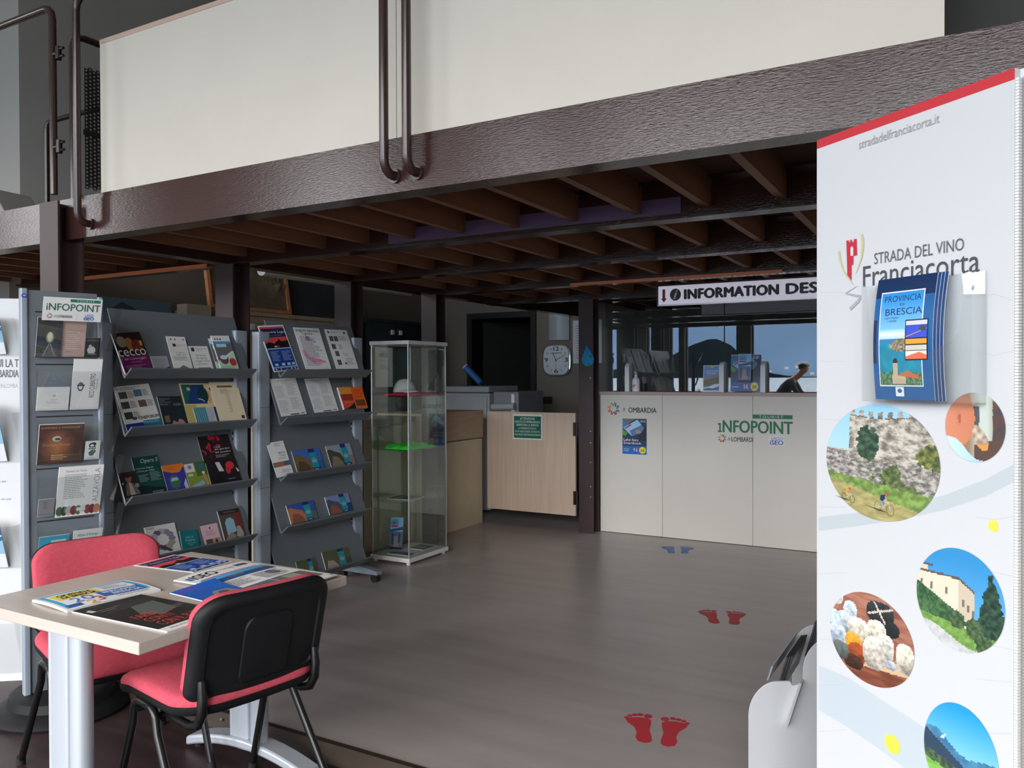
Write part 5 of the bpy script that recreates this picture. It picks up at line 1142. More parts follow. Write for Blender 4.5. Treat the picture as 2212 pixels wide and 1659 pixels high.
# papers on the table
def ontable(BL, BR, TL, fn, nm, label, cat, t_=.003, lift=0., bend=None, mt=None, base=(236, 236, 234), W_=None, H_=None):
    z = TZ + lift + t_ + .0006; a, b, c = onz(*BL, z), onz(*BR, z), onz(*TL, z); r_ = b - a; w = W_ or r_.length; rn = r_.normalized(); u_ = Vector((0, 0, 1)).cross(rn); h = H_ or (c - a).dot(u_)
    A = Art(w, h, t_, base, bend=bend); fn(A); return tag(A.put(nm, a, rn, u_, mt or PRINT), label, cat)
def g_news(A):
    A.rect(.03, .9, .97, .97, (80, 170, 214)); A.rect(.03, .06, .08, .9, (80, 170, 214)); A.rect(.92, .2, .97, .9, (80, 170, 214)); A.rect(.05, .06, .2, .2, (50, 90, 170))
    A.rect(.1, .5, .55, .84, (236, 216, 96)); A.text('GIORNALE', .16, .68, .5, .8, (40, 40, 44), off=.045); A.text('DI BRESCIA', .16, .53, .52, .65, (40, 40, 44), off=.045)
    A.rect(.46, .2, .93, .5, (60, 106, 180)); A.text('BERGAMO', .52, .37, .88, .47, (206, 220, 240), off=.04); A.text('BRESCIA', .58, .24, .9, .34, (206, 220, 240), off=.04); A.text('CAPITALE ITALIANA', .56, .1, .92, .16, (120, 130, 150))
    A.text('2', .17, .22, .26, .46, (70, 130, 200)); A.text('0', .28, .24, .39, .48, (90, 110, 200)); A.text('2', .25, .02, .34, .2, (226, 180, 60)); A.text('3', .36, .08, .44, .3, (210, 60, 80)); A.lines(.6, .56, .9, .84, 5, (150, 160, 176), 3, .3)
wav = lambda u, v: .004 * math.sin(v * 3.1) + .002 * math.sin(u * 5)
ontable((145, 1319), (347, 1271), (62, 1297), g_news, 'newspaper', 'folded newspaper with yellow and blue headline blocks on the table', 'newspaper', .008, 0, wav)
def g_black(A):
    A.rect(0, .09, 1, 1, (44, 40, 38)); A.poly([(.1, .7), (.5, .9), (1, .86), (1, .72), (.5, .7)], (56, 54, 52)); A.poly([(.34, .5), (.5, .72), (.86, .72), (.8, .42), (.5, .36)], (96, 100, 96)); A.stroke([(.34, .5), (.5, .36), (.8, .42)], .003, (180, 60, 50))
    A.text('FARE I', .17, .4, .5, .5, (206, 80, 66), off=-.005); A.text('CONTI', .17, .27, .54, .37, (206, 80, 66), off=-.005); A.text('CON IL RURALE', .17, .13, .97, .24, (206, 80, 66), off=-.005); A.poly([(.05, .88), (.12, .9), (.14, .82), (.06, .82)], (206, 206, 206)); A.lines(.14, .76, .5, .84, 2, (120, 116, 112), 3); A.lines(.6, .4, .98, .5, 3, (120, 116, 112), 4); A.text('www.gal.it', .62, .93, .82, .955, (170, 70, 60)); A.lines(.1, .02, .95, .07, 1, (190, 190, 194), 2)
ontable((361, 1364), (496, 1319), (167, 1317), g_black, 'magazine', 'black magazine with red capitals lying nearest on the table', 'magazine', .004)
def g_iseo(A):
    A.text('ISEO', .12, .83, .44, .94, (40, 42, 44), off=.045); A.text('e il suo lago', .47, .86, .72, .93, (90, 92, 96), shear=.3); A.rect(.1, .77, .92, .79, (220, 110, 110)); A.rect(.76, .88, .94, .94, (70, 80, 110)); A.rect(.04, .84, .1, .92, (96, 130, 150))
    A.rect(.06, .6, .97, .77, (50, 84, 140)); A.rect(.06, .69, .97, .77, (90, 170, 222)); A.poly([(.3, .66), (.5, .7), (.75, .71), (.97, .72), (.97, .68), (.5, .66)], (130, 110, 96)); A.lines(.08, .4, .46, .57, 9, (150, 150, 160), 3); A.lines(.5, .38, .92, .57, 9, (150, 150, 160), 4); A.ell(.75, .5, .08, .06, (110, 110, 112))
    A.rect(.06, .1, .46, .34, (96, 116, 124)); A.poly([(.1, .1), (.3, .3), (.46, .22), (.46, .1)], (90, 90, 92)); A.rect(.14, .19, .3, .22, (206, 210, 214)); A.rect(.47, .1, .94, .34, (112, 112, 104)); A.rect(.6, .2, .8, .32, (160, 164, 158)); A.lines(.1, .03, .9, .08, 1, (150, 150, 150), 2); A.ell(.955, .03, .012, .012, (40, 40, 44))
wv2 = lambda u, v: .004 * math.sin(u * 3.0) + .006 * max(0, .25 - u) * math.sin(v * 5)
ontable((590, 1288), (728, 1242), (390, 1248), g_iseo, 'magazine', 'white local magazine with a blue lake photo on the table', 'magazine', .004, .006, wv2)
def g_blue(A):
    A.rect(0, 0, 1, 1, (44, 104, 200)); A.rect(0, .0, 1, .3, (80, 150, 214)); A.text('BRESCIA', .06, .84, .5, .93, (150, 60, 170), off=.02); A.poly([(.3, .4), (.5, .62), (.8, .6), (.9, .4), (.6, .3)], (150, 150, 120)); A.poly([(.45, .42), (.56, .56), (.74, .54), (.7, .4)], (40, 90, 150)); A.rect(.6, .42, .72, .5, (190, 60, 50)); A.poly([(0, 0), (0, .12), (.3, .2), (.6, .1), (1, .16), (1, 0)], (110, 120, 110)); A.stroke([(.3, .4), (.2, .36), (.5, .3)], .003, (60, 60, 70))
ontable((481, 1308), (577, 1281), (357, 1283), g_blue, 'magazine', 'bright blue travel magazine with lifted corner on the table', 'magazine', .003, .0115, lambda u, v: .012 * max(0, v - .6) ** 2 / .16 * u, PRINTG)
ontable((418, 1237), (502, 1212), (300, 1218), lambda A: p_lago(A), 'flyer', 'blue and red lake festival flyer at the far side of the table', 'flyer', .001)

# ------------------------------------------------------------------ footprints on the lino
def feet(L_, R_, c, label, grp, size, pair):
    for k, (px, py) in enumerate((L_, R_)):
        p = onz(px, py, .0005); A = Art(size * .42, size, 0); m_ = -1 if (k == 0) else 1
        def X(x): return .5 + m_ * (x - .5)
        A.poly([(X(x), y) for x, y in ((.3, .02), (.5, 0), (.68, .05), (.74, .18), (.66, .34), (.7, .5), (.9, .66), (.96, .76), (.82, .82), (.5, .84), (.2, .82), (.06, .74), (.12, .58), (.22, .42), (.2, .2), (.22, .08))], c)
        for x, y, r_ in ((.14, .88, .15), (.4, .93, .11), (.6, .92, .1), (.78, .885, .09), (.92, .82, .08)): A.ell(X(x), y, r_, r_ * .5, c, 12)
        d = Vector((0, 1, 0)); d = Matrix.Rotation(R(19 + m_ * -7), 3, 'Z') @ d; rr_ = Vector((d.y, -d.x, 0))
        o = A.put('footprint_sticker', p - rr_ * size * .21 - d * size * .45, rr_, d); tag(o, ('left ' if k == 0 else 'right ') + label, 'floor sticker', grp)
feet((1384, 1574), (1452, 1583), (186, 52, 62), 'red footprint sticker of the nearest pair on the floor', 'red footprints nearest', .27, 0)
feet((1535, 1333), (1589, 1336), (186, 52, 62), 'red footprint sticker of the middle pair on the floor', 'red footprints middle', .27, 0)
feet((1446, 1188), (1482, 1189), (94, 134, 190), 'blue footprint sticker in front of the counter', 'blue footprints', .27, 0)

# ------------------------------------------------------------------ white banner totem
def lat(d, px): l_ = (px - CX) / F * d; return r0 * l_ + f0 * d
bA = lat(1.99, 1765); bB = lat(1.525, 2191); be = (bB - bA).normalized(); bn = Vector((be.y, -be.x, 0)); BW = (bB - bA).length
if bn.dot(-bA) < 0: bn = -bn
BH = on(1763, 304, bA, bn).z - FZ
bA.z = FZ
t = thing('banner_totem', 'tall white fabric banner totem with red top edge and round photographs', 'banner', bA, math.atan2(be.y, be.x))
B(0, 0, .0, BW, .02, BH).build('front_fabric', M['whitef'], t)
q = MB().box(0, 0, 0, BW, .02, BH); q.xf(Matrix.Translation((BW + .012, .02, 0)) @ Matrix.Rotation(R(112), 4, 'Z')); q.build('side_fabric', M['whitef'], t)
zp = MB()
for i in range(340): zp.box(BW + .0005, .0, .01 + i * BH / 345, BW + .008, .012, .01 + i * BH / 345 + .0050)
zp.build('zip', M['cover'], t)
zp = MB()
for i in range(340): zp.box(BW + .012, .006, .01 + i * BH / 345, BW + .018, .018, .01 + i * BH / 345 + .0050)
zp.build('zip', M['ac'], t)
def bl(px, py, off=0.):
    p = on(px, py, bA + bn * off, bn); return (p - bA).dot(be) / BW, (p.z - FZ) / BH
A = Art(BW, BH, .0004, (206, 207, 209), (206, 207, 209), step=.00006)
A.rect(0, 1 - .0108, 1, 1, (196, 50, 58))
def band(pts, c): A.poly([bl(*p) for p in pts], c)
band([(1769, 1117), (1850, 1108), (1950, 1092), (2040, 1070), (2130, 1035), (2190, 1003), (2190, 1042), (2130, 1072), (2040, 1102), (1950, 1122), (1850, 1137), (1769, 1147)], (186, 194, 197))
band([(1769, 1437), (1830, 1462), (1900, 1508), (1980, 1560), (2040, 1600), (2090, 1659), (1955, 1659), (1900, 1618), (1830, 1570), (1769, 1533)], (188, 198, 204))
rg = random.Random(9)
for y in (632, 780, 905, 1095, 1240, 1380, 1480, 1580):
    y2 = y + rg.uniform(-20, 40); A.stroke([bl(1770, y), bl(1830, y + rg.uniform(-5, 8))], .0007, (180, 183, 187)); A.stroke([bl(2110, y2), bl(2150, y2 + rg.uniform(-6, 9)), bl(2188, y2 + rg.uniform(-4, 12))], .0007, (180, 183, 187))
def lt(s_, p0, p1, hpx, c, off=0., **k):
    a, b = bl(*p0), bl(*p1); h = abs(bl(p0[0], p0[1] - hpx)[1] - a[1]); v0 = (a[1] + b[1]) / 2
    A.text(s_, a[0], v0, b[0], v0 + h, c, off=off, **k)
A_main = A; A = Art(BW, BH, 0, step=.00006); A.z()
lt('stradadelfranciacorta.it', (1857, 321), (2031, 266), 19, (164, 161, 156), 0)
A.put('lettering', bA + bn * .0024, be, (0, 0, 1), PRINT, t); A = Art(BW, BH, 0, step=.00006); A.z()
lt('STRADA DEL VINO', (1890, 567), (2084, 545), 24, (96, 96, 100), -.012)
lt('Franciacorta', (1866, 616), (2118, 592), 44, (74, 76, 80), -.004)
A.put('lettering', bA + bn * .0024, be, (0, 0, 1), PRINT, t)
A = Art(BW, BH, 0, step=.00006); A.z()
RD = (190, 44, 62)
A.poly([bl(*p) for p in ((1830, 520), (1835, 519), (1835, 524), (1838, 523), (1838, 518), (1842, 518), (1842, 523), (1846, 522), (1846, 517), (1852, 516), (1853, 551), (1845, 553), (1845, 571), (1841, 573), (1841, 606), (1832, 594))], RD)
A.poly([bl(*p) for p in ((1839, 535), (1842, 532), (1845, 535), (1845, 552), (1839, 553))], (206, 207, 209))
A.stroke([bl(*p) for p in ((1814, 543), (1816, 562), (1824, 585), (1838, 606), (1846, 616))], [.006, .0055, .004, .002, .001], (200, 190, 140)); A.stroke([bl(*p) for p in ((1863, 506), (1866, 525), (1863, 555), (1855, 580), (1850, 592))], [.006, .0065, .005, .0025, .001], (200, 190, 140))
A.stroke([bl(*p) for p in ((1853, 618), (1828, 634), (1860, 640), (1858, 648), (1838, 668))], [.001, .003, .006, .008, .008], (166, 170, 176))
A.put('tower_logo', bA + bn * .0024, be, (0, 0, 1), PRINT, t)['label'] = 'red tower logo between gold curves'; A = A_main
def stone(u, v, a, b, s_=16, sd=1): k = .5 + .9 * fb(u * s_, v * s_ * 1.7, 1, sd, 3) + .35 * nz(u * 60, v * 90, 1, sd); return mixc(a, b, k)
def castle(u, v):
    wall = .36 + .02 * math.sin(u * 9) - (u - .5) * .10 + .12
    sky = mixc((150, 200, 232), (206, 226, 238), 1 - v)
    tx = .235 - .02 * (1 - v)
    top = .90 + .05 * (u > .5) * (u - .5) * 2 - .03 * math.sin((u - .24) * 3.5)
    cr = top + (.055 if ((u - .24) / .085) % 1. < .5 else 0.)
    if v > .56 - (u - .5) * .08 or (u > tx and v > .5):
        c = sky
        if u > tx and v < cr:
            c = stone(u, v, (110, 104, 96), (206, 198, 184), 14, 2)
            if .235 < u < .42: c = mixc(c, (222, 212, 194), .35 * (1 - abs(u - .34) / .12))
            if v > top - .006 and v < top + .004: c = (96, 84, 74)
        d = ((u - .4) / .1) ** 2 + ((v - .66) / .155) ** 2
        if d < 1 + .5 * nz(u * 30, v * 30): c = mixc((34, 58, 46), (76, 104, 78), .5 + fb(u * 22, v * 22))
        d = ((u - .93) / .12) ** 2 + ((v - .58) / .1) ** 2
        if d < 1 + .6 * nz(u * 26, v * 26, 1, 3): c = mixc((60, 74, 48), (136, 140, 70), .5 + fb(u * 22, v * 22))
        if u < tx and v < .585 + .02 * nz(u * 40, 1): c = (132, 140, 92)
        return c
    lowt = .37 - (u - .05) * .12
    if v > lowt + .015 * nz(u * 30, 2):
        c = stone(u, v, (96, 92, 88), (196, 190, 180), 18, 5)
        if fb(u * 6, v * 6, 1, 8) > .22 and u > .4: c = mixc((60, 80, 50), (120, 130, 80), .5 + fb(u * 25, v * 25))
        if abs(v - (.56 - (u - .5) * .08)) < .012: c = (190, 184, 172)
        return c
    g = .30 - (u - .1) * .24
    if v > g + .01 * nz(u * 40, v * 30): return mixc((96, 122, 60), (140, 168, 88), .5 + fb(u * 18, v * 18))
    return mixc((150, 140, 90), (182, 170, 116), .5 + fb(u * 10, v * 22))
RP_ = []
def circ(x0, x1, y0, y1, fn, n=60, lb=''):
    A = Art(BW, BH, 0, step=.00006); A.z(); RP_.append((A, lb))
    cx, cy = (x0 + x1) / 2, (y0 + y1) / 2; a = bl(x0, cy)[0]; b = bl(x1, cy)[0]; m_ = (a + b) / 2
    lo, hi = bl(cx, y1)[1], bl(cx, y0)[1]; rx, ry = (b - a) / 2, (hi - lo) / 2; A.disc(m_, (lo + hi) / 2, rx, ry, fn, n); return m_, (lo + hi) / 2, rx, ry
C1 = circ(1787, 2033, 874, 1126, castle, 96, 'round photo of a stone castle with two cyclists'); A_main = A; A = RP_[0][0]
def cyc(px, py, s_, c1, c2):
    def P(x, y): a = bl(px, py); return a[0] + x * s_ / BW, a[1] + y * s_ / BH
    def ring(x, y, r_):
        pts = [P(x + r_ * math.cos(R(20 * i)) * .8, y + r_ * math.sin(R(20 * i))) for i in range(19)]; A.stroke(pts, .0009, (50, 50, 50))
    A.poly([P(-1.6, -.05), P(-.2, -.2), (P(.3, -.32)), P(-.3, -.3)], (74, 70, 50))
    ring(-.45, .0, .32); ring(.5, -.16, .34)
    A.stroke([P(-.45, 0), P(-.1, -.05), P(.35, .3), P(-.15, .28), P(-.1, -.05)], .0011, (190, 194, 198)); A.stroke([P(.5, -.16), P(.35, .34)], .0013, (200, 204, 206))
    A.poly([P(-.3, .42), P(-.22, .72), P(.1, .78), P(.16, .6), P(-.08, .34)], c1); A.poly([P(-.25, .4), P(.0, .36), P(.12, .16), P(-.02, .12)], c2); A.poly([P(.02, .2), P(.1, .18), P(.06, -.14), P(-.02, -.14)], (206, 160, 130)); A.stroke([P(.1, .68), P(.26, .4), P(.4, .36)], .0018, (206, 160, 130)); A.ell(P(.2, .8)[0], P(.2, .8)[1], .1 * s_ / BW, .1 * s_ / BH, (206, 70, 80))
cyc(1911, 1095, .036, (40, 46, 84), (60, 130, 190)); cyc(1834, 1073, .026, (206, 150, 60), (206, 180, 70)); A = A_main
def wine(u, v):
    hd = ((u - .2) / .31) ** 2 + ((v - .62) / .42) ** 2; c = mixc((196, 206, 196), (150, 120, 96), abs(u - .66) * 5 - .3)
    if u > .8: c = mixc((96, 70, 60), (70, 66, 74), .5 + fb(u * 9, v * 9))
    if .46 < u < .58 and .45 < v < .8: c = mixc(c, (50, 56, 66), .75)
    if v < .2 + .25 * (u - .3): c = (90, 70, 62) if u > .5 else c
    if hd < 1 or (u < .42 and .3 < v < .62 and u < .2 + (v - .1) * .75):
        c = mixc((220, 150, 118), (196, 116, 84), .4 + .8 * (u - .1)); c = mixc(c, (150, 92, 72), max(0, v - .82) * 4)
        if ((u - .24) / .05) ** 2 + ((v - .62) / .11) ** 2 < 1: c = (206, 124, 96) if ((u - .25) / .025) ** 2 + ((v - .62) / .07) ** 2 > 1 else (176, 96, 72)
    if v < .3 - (u - .1) * .45 + .06 * math.sin(u * 9): c = mixc((206, 230, 242), (160, 196, 222), u * 1.4)
    gx, gy = (u - .6) * .85 + (v - .35) * .5, -(u - .6) * .5 + (v - .35) * .85
    if (gx / .1) ** 2 + (gy / .2) ** 2 < 1: c = (216, 150, 70) if v < .26 + .0 * u else mixc((216, 206, 190), (150, 120, 96), .5 + nz(u * 12, v * 12))
    return c
circ(2044, 2174, 848, 998, wine, 56, 'round photo of a man smelling wine')
def villa(u, v):
    c = mixc((120, 184, 226), (52, 140, 198), v * 1.1)
    if u > .72 and v > .1:
        w = .16 * (1 - max(0, (v - .35)) / .5)
        if abs(u - .86) < w + .03 * nz(u * 20, v * 26): c = mixc((26, 50, 44), (60, 88, 66), .5 + fb(u * 20, v * 20))
    rl = .7 - .16 * max(0, u - .5) - .42 * max(0, u - .5)
    if u < .68 and v < rl and v > .24: c = (222, 210, 188) if u < .5 else (200, 186, 164)
    if u < .14 and .7 < v < .77: c = (214, 202, 182)
    if u < .68 and rl < v < rl + .022: c = (96, 84, 78)
    if u < .2 and .77 < v < .77 + .02: c = (92, 80, 74)
    for wx, wy in ((.06, .58), (.18, .575), (.36, .56), (.55, .48), (.61, .44), (.66, .4)):
        if abs(u - wx) < .013 and abs(v - wy) < .035: c = (120, 112, 104)
    if u < .5 and v < .6 - u * .46 and v > .3 - u * .1: c = mixc((44, 78, 52), (84, 120, 76), .5 + fb(u * 22, v * 22, 1, 3))
    if v < .3 - u * .1: c = mixc((100, 140, 66), (132, 168, 84), .5 + fb(u * 18, v * 18))
    for cx, cy, r_ in ((.49, .3, .09), (.68, .26, .1), (.78, .14, .1)):
        if ((u - cx) / r_) ** 2 + ((v - cy) / (r_ * .95)) ** 2 < 1 + .5 * nz(u * 22, v * 22): c = mixc((46, 74, 50), (92, 112, 74), .5 + fb(u * 25, v * 25, 1, 6))
    if v < .2 - (u - .1) * .22 + .03 * math.sin(u * 8) and u < .72: c = mixc((182, 182, 182), (206, 206, 204), .5 + fb(u * 15, v * 15))
    return c
circ(1982, 2173, 1186, 1408, villa, 72, 'round photo of a pale villa')
def cheese(u, v):
    c = mixc((130, 76, 64), (176, 122, 100), .5 + fb(u * 3, v * 16, 1, 2)) if v > .2 else mixc((110, 60, 44), (150, 90, 66), .5 + fb(u * 3, v * 16, 1, 4))
    if v < .27 + (u - .4) * .16 and v > .17 + (u - .4) * .12 and u > .36: c = (206, 176, 140)
    L_ = [(.05, .86, .12, .1, (226, 226, 216)), (.26, .74, .085, .11, (206, 220, 226)), (.62, .82, .16, .12, (48, 52, 56)), (.72, .68, .12, .09, (40, 42, 46)), (.18, .6, .09, .12, (196, 208, 212)), (.36, .56, .13, .13, (226, 218, 200)), (.58, .62, .11, .11, (234, 228, 206)), (.68, .46, .1, .15, (222, 218, 206)), (.06, .56, .1, .14, (190, 206, 220)), (.1, .42, .12, .12, (186, 200, 212)), (.3, .41, .1, .09, (226, 160, 50)), (.34, .28, .11, .12, (150, 72, 40)), (.3, .18, .12, .08, (70, 44, 34)), (.55, .36, .13, .18, (214, 204, 190)), (.74, .3, .07, .05, (196, 202, 214)), (.9, .42, .1, .16, (220, 212, 192)), (.14, .26, .1, .1, (96, 104, 100))]
    for cx, cy, rx, ry, q in L_:
        e = abs((u - cx) / rx) ** 2.6 + abs((v - cy) / ry) ** 2.6
        if e < 1: c = shade(q, .72 + .4 * (v - cy + ry) / (2 * ry) + .25 * fb(u * 24, v * 24, 1, 7))
    for a, b, q in ((.62, .82, 0),):
        if abs(u - .62 + (v - .82) * .6) < .012 and .72 < v < .93 or (abs(v - .84 - (u - .62) * .4) < .012 and .48 < u < .77): c = (206, 196, 176)
    return c
circ(1795, 1977, 1284, 1480, cheese, 72, 'round photo of cheeses')
def mount(u, v):
    c = mixc((150, 206, 236), (36, 150, 208), (v - .4) * 1.8)
    r1 = .62 - .1 * abs(u - .2) * 2 + .06 * math.sin(u * 7 + 1)
    if v < r1 + .02: c = mixc((60, 110, 150), (80, 140, 170), .5 + fb(u * 8, v * 8))
    if v < .66 - u * .45: c = (50, 70, 90)
    if v < .46 - u * .18: c = mixc((50, 72, 56), (90, 110, 80), .5 + fb(u * 20, v * 20))
    if v < .36 - u * .14: c = mixc((110, 170, 70), (140, 192, 92), .5 + fb(u * 8, v * 20))
    if fb(u * 7, v * 10, 1, 5) > .45 and .6 < v < .75 and u < .4: c = (220, 236, 244)
    return c
circ(1998, 2160, 1523, 1748, mount, 56, 'round photo of green hills under blue sky')
for (x, y, rx, ry) in ((2147, 1136, 11, 13), (1929, 1607, 17, 20)):
    a, b = bl(x - rx, y), bl(x + rx, y); h = bl(x, y - ry)[1] - bl(x, y + ry)[1]; A.ell((a[0] + b[0]) / 2, (a[1] + b[1]) / 2, (b[0] - a[0]) / 2, h / 2, (236, 222, 84), 28)
A.put('print', bA + bn * .0006, be, (0, 0, 1), PRINT, t)
for A_, lb in RP_: A_.put('round_photo', bA + bn * .0026, be, (0, 0, 1), PRINT, t)['label'] = lb

# acrylic holder with road maps on the banner
def bpt(px, py, off): return on(px, py, bA + bn * off, bn)
p0, p1 = bpt(1862, 866, .045), bpt(2098, 868, .045); zt0 = bpt(1862, 618, .045).z; hw = (p1 - p0).dot(be); zb0 = p0.z
h = thing('leaflet_holder', 'clear acrylic leaflet holder screwed to the white banner', 'leaflet holder', Vector((p0.x, p0.y, zb0)) - bn * .045, math.atan2(be.y, be.x)); HH = zt0 - zb0
B(0, -.004, 0, hw, -.001, HH + .004).build('back_plate', M['acryl'], h)
p_ = MB(); cut = [(0, 0), (hw, 0), (hw, HH)] + [(hw - .012, HH), (hw - .02, HH * .7)] + [(hw / 2 + (hw / 2 - .02) * math.cos(R(a)), HH * .62 - HH * .22 * math.sin(R(a))) for a in range(20, 170, 15)] + [(.02, HH * .7), (.012, HH), (0, HH)]
p_.prism(cut, 'y', -.047, -.044).box(0, -.044, 0, .003, -.004, HH).box(hw - .003, -.044, 0, hw, -.004, HH).box(0, -.044, 0, hw, -.004, .003); p_.build('front_plate', M['acryl'], h)
MB().tube([(hw * .87, -.004, HH * .9), (hw * .87, -.011, HH * .9)], .005, 12).build('screw', M['chrome'], h, smooth=40)
def g_map(A):
    A.rect(0, 0, 1, 1, (22, 92, 150)); A.rect(0, .84, 1, 1, (18, 44, 84)); A.rect(0, .3, .06, .66, (24, 44, 80)); A.rect(.1, .11, .84, .885, (228, 232, 236))
    def f(u, v):
        c = mixc((150, 204, 236), (44, 140, 210), (v - .5) * 2.2)
        if .5 < v < .6: c = mixc((226, 234, 240), c, abs(v - .55) * 14)
        if v < .51: c = (70, 120, 176) if v > .47 - .05 * u else mixc((30, 150, 176), (20, 130, 160), .5 + fb(u * 7, v * 7))
        if v < .5 and v > .36 + .0 * u and u > .2 + abs(v - .42) * 3: c = mixc((96, 100, 84), (182, 160, 130), .5 + fb(u * 30, v * 40, 1, 3))
        if v < .14 + .05 * nz(u * 9, 1): c = mixc((40, 84, 50), (130, 160, 120), .5 + fb(u * 26, v * 30, 1, 5))
        return c
    A.pic(.115, .12, .825, .875, f, 34, 50)
    A.text('PROVINCIA', .17, .8, .79, .85, (24, 50, 96)); A.text('DI', .44, .765, .51, .785, (24, 50, 96)); A.text('BRESCIA', .2, .69, .82, .745, (24, 50, 96)); A.text('CARTA STRADALE', .2, .66, .44, .675, (24, 50, 96)); A.text('1:150.000', .24, .635, .4, .65, (24, 50, 96))
    A.ell(.39, .31, .04, .03, (40, 44, 54)); A.rect(.35, .18, .43, .3, (196, 176, 150)); A.rect(.33, .13, .56, .2, (200, 178, 150)); A.poly([(.42, .2), (.6, .24), (.78, .19), (.78, .17)], (196, 110, 80))
    A.rect(.56, .32, .93, .645, (26, 28, 40)); A.rect(.575, .6, .92, .635, (206, 206, 226)); A.rect(.575, .5, .92, .595, (50, 80, 200)); A.stroke([(.58, .51), (.7, .53), (.92, .57)], .0016, (226, 140, 90)); A.ell(.85, .57, .06, .02, (60, 66, 74)); A.rect(.575, .45, .92, .49, (240, 160, 50)); A.rect(.575, .4, .92, .44, (206, 200, 190)); A.rect(.575, .33, .92, .395, (224, 220, 214)); A.poly([(.575, .33), (.92, .33), (.92, .36), (.8, .385), (.575, .35)], (230, 110, 80))
    A.rect(.38, .03, .52, .105, (232, 236, 240)); A.ell(.45, .075, .04, .018, (60, 100, 150))
ml, mr = bpt(1898, 862, .03), bpt(2026, 866, .03); mt_ = bpt(1875, 620, .03)
MWd = (mr - ml).dot(be); MH = mt_.z - ml.z + .012
bendm = lambda u, v: .004 + .012 * math.sin(v * 2.6) - .0145 * v * v
for k in range(4):
    A = Art(MWd, MH, .0022, (40, 110, 166), (190, 200, 210), bend=bendm)
    if k == 0: g_map(A)
    else: A.rect(0, 0, 1, 1, (22, 60, 110))
    sl = -.09
    o = A.put('folded_map', Vector((ml.x, ml.y, zb0 + .0045)) + bn * (.004 - .0026 * k) + be * (.006 * k), be, Vector((0, 0, 1)) + be * (sl + .006 * k), PRINTG)
    tag(o, 'folded blue road map in front in the clear holder on the banner' if k == 0 else 'blue folded road map behind the front one in the clear holder', 'map', None if k == 0 else 'road maps behind the front one')

# low white leaflet stand behind the banner
sA = lat(2.45, 1616); sB = lat(3.02, 1712); sA.z = sB.z = FZ; se = (r0 * .95 + f0 * .30).normalized(); dv = sB - sA
sn_ = Vector((se.y, -se.x, 0))
def sp2(px, py): p = on(px, py, sA, sn_); return (p - sA).dot(se), p.z - FZ
t = thing('floor_leaflet_stand', 'low white stepped leaflet stand half hidden by the banner', 'leaflet stand', sA)
def extr(poly, u0_, u1, name, mt, bev=.0015):
    P = lambda q, u: se * q[0] + dv * u + Vector((0, 0, q[1])); n = len(poly)
    m_ = MB().add([P(q, u0_) for q in poly] + [P(q, u1) for q in poly], [tuple(range(n)), tuple(range(n, 2 * n))] + [(i, (i + 1) % n, n + (i + 1) % n, n + i) for i in range(n)])
    return m_.build(name, mt, t, bevel=bev)
zt1 = sp2(1668, 1473)[1]; x2 = sp2(1734, 1450)[0]; zt2 = sp2(1765, 1382)[1]; x1 = sp2(1712, 1485)[0]
def lobe(x0, zt, r_, n=9): return [(x0 + r_ - r_ * math.cos(R(90 * i / n)), zt - r_ + r_ * math.sin(R(90 * i / n))) for i in range(n + 1)]
r_ = sp2(1672, 1500)[0]
pr = [(0, 0)] + lobe(0, zt1, r_) + [(x1 - .01, zt1 - .006), (x1, zt1 - .02), (x2, zt1 - .02)] + lobe(x2, zt2, r_) + [(x2 + .34, zt2), (x2 + .34, 0)]
for u in (0, .985): extr(pr, u, u + .015, 'side_board', M['whitef'])
a = sp2(1731, 1466); b = sp2(1700, 1562); dd = Vector((a[0] - b[0], a[1] - b[1])); ln = dd.length; dd /= ln; nn = Vector((dd.y, -dd.x))
def plank(o, l_, th): return [tuple(o), tuple(o + dd * l_), tuple(o + dd * l_ + nn * th), tuple(o + nn * th)]
extr(plank(Vector(b), ln, .012), -.06, 1.03, 'front_shelf_board', M['whitef'])
def onU(px, py, u): p = on(px, py, sA + dv * u, sn_) - sA - dv * u; return Vector((p.dot(se), p.z - FZ))
T_ = onU(1717, 1398, .97); B_ = T_ - Vector((dd.x, dd.y)) * .05
extr([tuple(B_), tuple(T_), (T_.x + .008, T_.y), (B_.x + .008, B_.y)], .38, .98, 'shelf_board', M['alu'])
extr([(.01, .05), (x2 + .33, .05), (x2 + .33, .06), (.01, .06)], .02, .98, 'floor_board', M['whitef'])
dn = dv.normalized(); up_ = (se * dd.x + Vector((0, 0, dd.y))).normalized(); nn_ = dn.cross(up_).normalized()
for k, (pt, u0_, u1_, lb) in enumerate((((1738, 1399), .5, .9, 'dark leaflet bundle in the front slot of the low white stand'), ((1777, 1356), .78, .95, 'dark leaflet bundle in the rear slot of the low white stand'))):
    for i in range(3):
        c_ = onU(*pt, u1_); L2 = .13 - .008 * i
        A = Art(dv.length * (u1_ - u0_), L2, .006, (34, 34, 38), (52, 52, 58)); A.rect(.05, .1, .95, .9, (50, 52, 58)); A.rect(.1, .5, .5, .8, (190, 194, 206))
        o = sA + dv * u0_ + se * (c_.x + .009 * i) + Vector((0, 0, c_.y)) - up_ * L2
        tag(A.put('leaflet_bundle', o, dn, up_, PRINTG), lb, 'leaflet', ('front slot leaflets of the low stand', 'rear slot leaflets of the low stand')[k])

